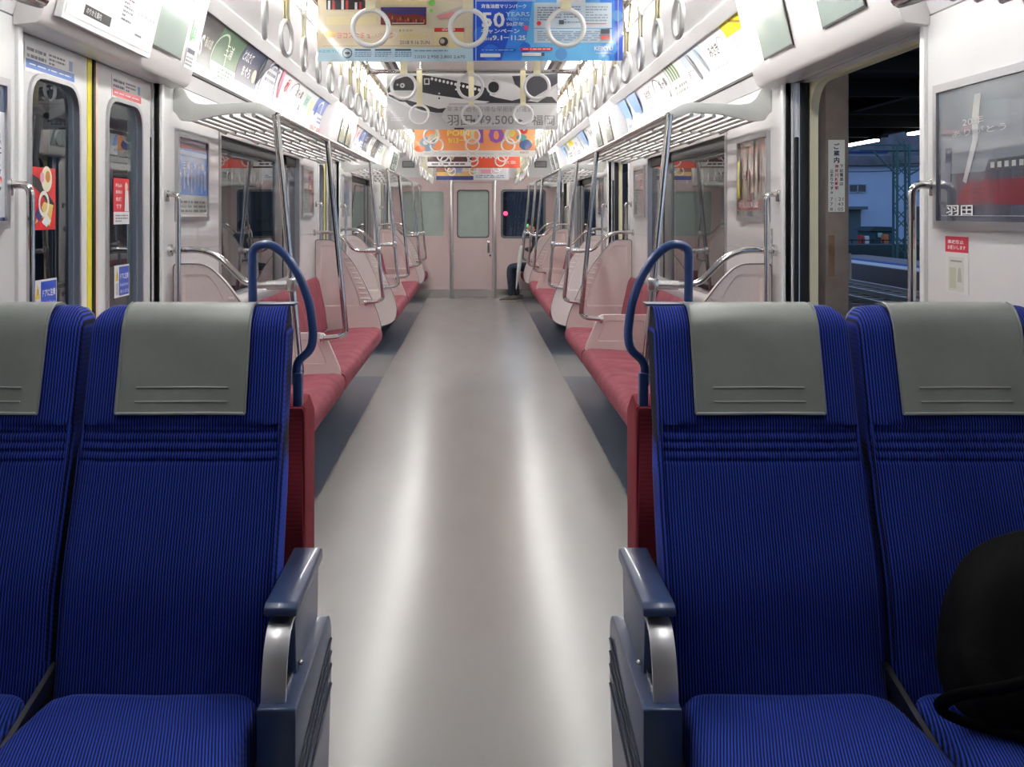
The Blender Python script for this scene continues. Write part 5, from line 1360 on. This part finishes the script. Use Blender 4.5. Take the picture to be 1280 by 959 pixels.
# building
BLD = noisy((.66, .73, .82), .8, .8, .015, name='pale_blue_render'); y = 42.0
r = thing('lineside_building', 'pale blue flat-roofed building across the tracks', 'building', (16, y+5, -.9))
xa, za = at(930, 208, y); xb, _ = at(1330, 208, y)
obj('walls', MB().box(xa, xb, y, y+10, -.9, za, BLD), r, smooth=False)
GREYR = noisy((.40, .40, .42), .8, 2, .05)
x2, z2 = at(1000, 195, y)
obj('parapet', MB().box(xa-.2, xb+.2, y-.3, y+10, za, za+.42, GREYR, .03), r)
xu, zu = at(1110, 187, y); obj('upper_storey', MB().box(xa+1, at(1105, 0, y+3)[0], y+3, y+9, za+.4, at(0, 192, y+3)[1], BLD).box(xa+.8, at(1108, 0, y+3)[0], y+2.8, y+9.2, at(0, 192, y+3)[1], at(0, 189, y+3)[1], mat((.15, .22, .50), .6)), r)
obj('upper_storey', MB().box(xa, xb+6, y+9.2, y+10, za+.3, at(0, 150, y+9.2)[1], GREYR), r)
for (pa, pb) in ((1060, 1083), (1136, 1157), (1000, 1014)):
    wx0, wz1 = at(pa, 230, y); wx1, wz0 = at(pb, 241, y)
    f_ = obj('window', MB().ringplate([(wx0, wz0), (wx1, wz0), (wx1, wz1), (wx0, wz1)], [(wx0+.05, wz0+.04), (wx1-.05, wz0+.04), (wx1-.05, wz1-.04), (wx0+.05, wz1-.04)], 'y', y-.06, y, mat((.60, .65, .70), .5)), r)
    g_ = MB().box(wx0+.04, wx1-.04, y-.03, y-.01, wz0+.03, wz1-.03, mat((.05, .09, .16), .15)); g_.box((wx0+wx1)/2-.02, (wx0+wx1)/2+.02, y-.06, y-.03, wz0, wz1, mat((.60, .65, .70), .5)); obj('pane', g_, f_)
for (pa, pb) in ((1055, 1075), (1140, 1160)):
    dx0, dz1 = at(pa, 262, y); dx1, _ = at(pb, 262, y)
    obj('doorway', MB().box(dx0, dx1, y-.08, y, -.9, dz1, mat((.28, .36, .38), .6)).box(dx0-.15, dx1+.1, y-.6, y, dz1, dz1+.12, mat((.32, .36, .36), .6)), r)
# lattice masts
MASTM = mat((.22, .38, .36), .6)
def mast(px, y, wpx, lab, zt=3.6):
    x0, _ = at(px-wpx/2, 0, y); x1, _ = at(px+wpx/2, 0, y); w = x1-x0
    r = thing('lattice_mast', lab, 'mast', ((x0+x1)/2, y, -.9), group='green lattice masts')
    m = MB()
    for x in (x0, x1):
        for q in (0, w*.8): m.box(x-.03, x+.03, y+q-.03, y+q+.03, -.9, zt, MASTM)
    obj('uprights', m, r)
    m = MB(); z = -.9; k_ = 0
    while z < zt-.3:
        a_, b_ = (x0, x1) if k_ % 2 else (x1, x0)
        m.tube([(a_, y, z), (b_, y, z+.42)], .018, MASTM, 5); m.tube([(b_, y+w*.8, z), (a_, y+w*.8, z+.42)], .018, MASTM, 5); m.tube([(a_, y, z), (a_, y+w*.8, z+.42)], .018, MASTM, 5); z += .42; k_ += 1
    obj('lattice', m, r)
    m = MB().tube([(x0-1.2, y, zt-.2), (x1+3, y, zt-.2)], .03, MASTM, 6).tube([(x1, y, zt-1.0), (x1+1.4, y, zt-.2)], .03, MASTM, 6).tube([(x0, y, zt-1.0), (x0-.8, y, zt-.2)], .03, MASTM, 6); obj('cross_arm', m, r)
mast(1129, 33, 15, 'tall green lattice mast in front of the pale blue building'); mast(1016, 33.5, 9, 'green lattice mast half hidden left of the tan pillar', 3.8)
m = MB()
for q, (z_, dz_) in enumerate(((3.3, .1), (3.0, -.05), (2.75, .0))): m.tube([(9, 34, z_), (13, 34.2, z_+dz_), (20, 34.4, z_+.3)], .014, BLACK, 5)
obj('overhead_wires', m, label='thin black wires crossing in front of the pale blue building', cat='wires', kind='stuff')
# low clutter across the tracks
y = 38.0
def ob(name, pa, pb, pt, pbm, dep, col, lab, cat, yy=y):
    xa_, zt_ = at(pa, pt, yy); xb_, zb_ = at(pb, pbm, yy); obj(name, MB().box(xa_, xb_, yy, yy+dep, zb_, zt_, mat(col, .7), .03), label=lab, cat=cat)
ob('skip_container', 1087, 1117, 289, 344, 1.2, (.13, .30, .32), 'dark green skip container with sloping lid before the building', 'container')
xa_, zt_ = at(1085, 287, y); xb_, _ = at(1120, 287, y); obj('container_lid', MB().prism([(xa_, zt_-.06), (xa_+.2, zt_+.10), (xb_-.2, zt_+.10), (xb_, zt_-.06)], 'y', y-.1, y+1.3, mat((.12, .22, .24), .6)), label='dark sloping lid lying on the green skip container', cat='lid')
ob('warning_sign', 1097, 1103, 291, 297, .02, (.55, .80, .72), 'small pale green sign on the green skip container', 'sign', y-.05)
ob('orange_crate', 1105, 1111, 293, 345, .3, (.80, .42, .20), 'orange crate in front of the green container', 'crate', y-.6)
ob('traffic_barrier', 1074, 1080, 294, 345, .2, (.70, .20, .18), 'red barrier panel left of the green container', 'barrier', y-.4)
ob('traffic_barrier', 1081, 1087, 295, 345, .2, (.80, .78, .76), 'white barrier panel beside the red barrier panel', 'barrier', y-.4)
ob('hedge_bank', 1005, 1165, 306, 335, 1.2, (.12, .20, .20), 'low dark planted bank behind the far platform', 'bank', y-2.9)
r = thing('lineside_fence', 'thin dark rail fence before the pale blue building', 'fence', (14, y-1, -.5))
m = MB()
for q in range(14): xx = at(1000+q*13, 0, y-1)[0]; m.box(xx-.02, xx+.02, y-1, y-.96, -.9, .45, BLACK)
obj('posts', m, r); m = MB()
for zz in (.42, .2, .0): m.box(at(995, 0, y-1)[0], at(1175, 0, y-1)[0], y-1, y-.97, zz-.02, zz+.02, BLACK)
obj('rails', m, r)
obj('ground_behind', MB().box(10.6, 40, -6, 90, -1.0, -.9, PLAT), label='dark yard ground beyond the far platform', cat='ground', kind='structure', smooth=False)
# dark block added ahead of the train to hide the bright dusk sky
m = MB().box(-5.0, 7.5, 62, 63, -1.0, 7.5, mat((.22, .235, .27), .9)); obj('dark_view_block', m, label='dark block added to darken the view beyond the cab windows', cat='building', kind='structure', smooth=False)
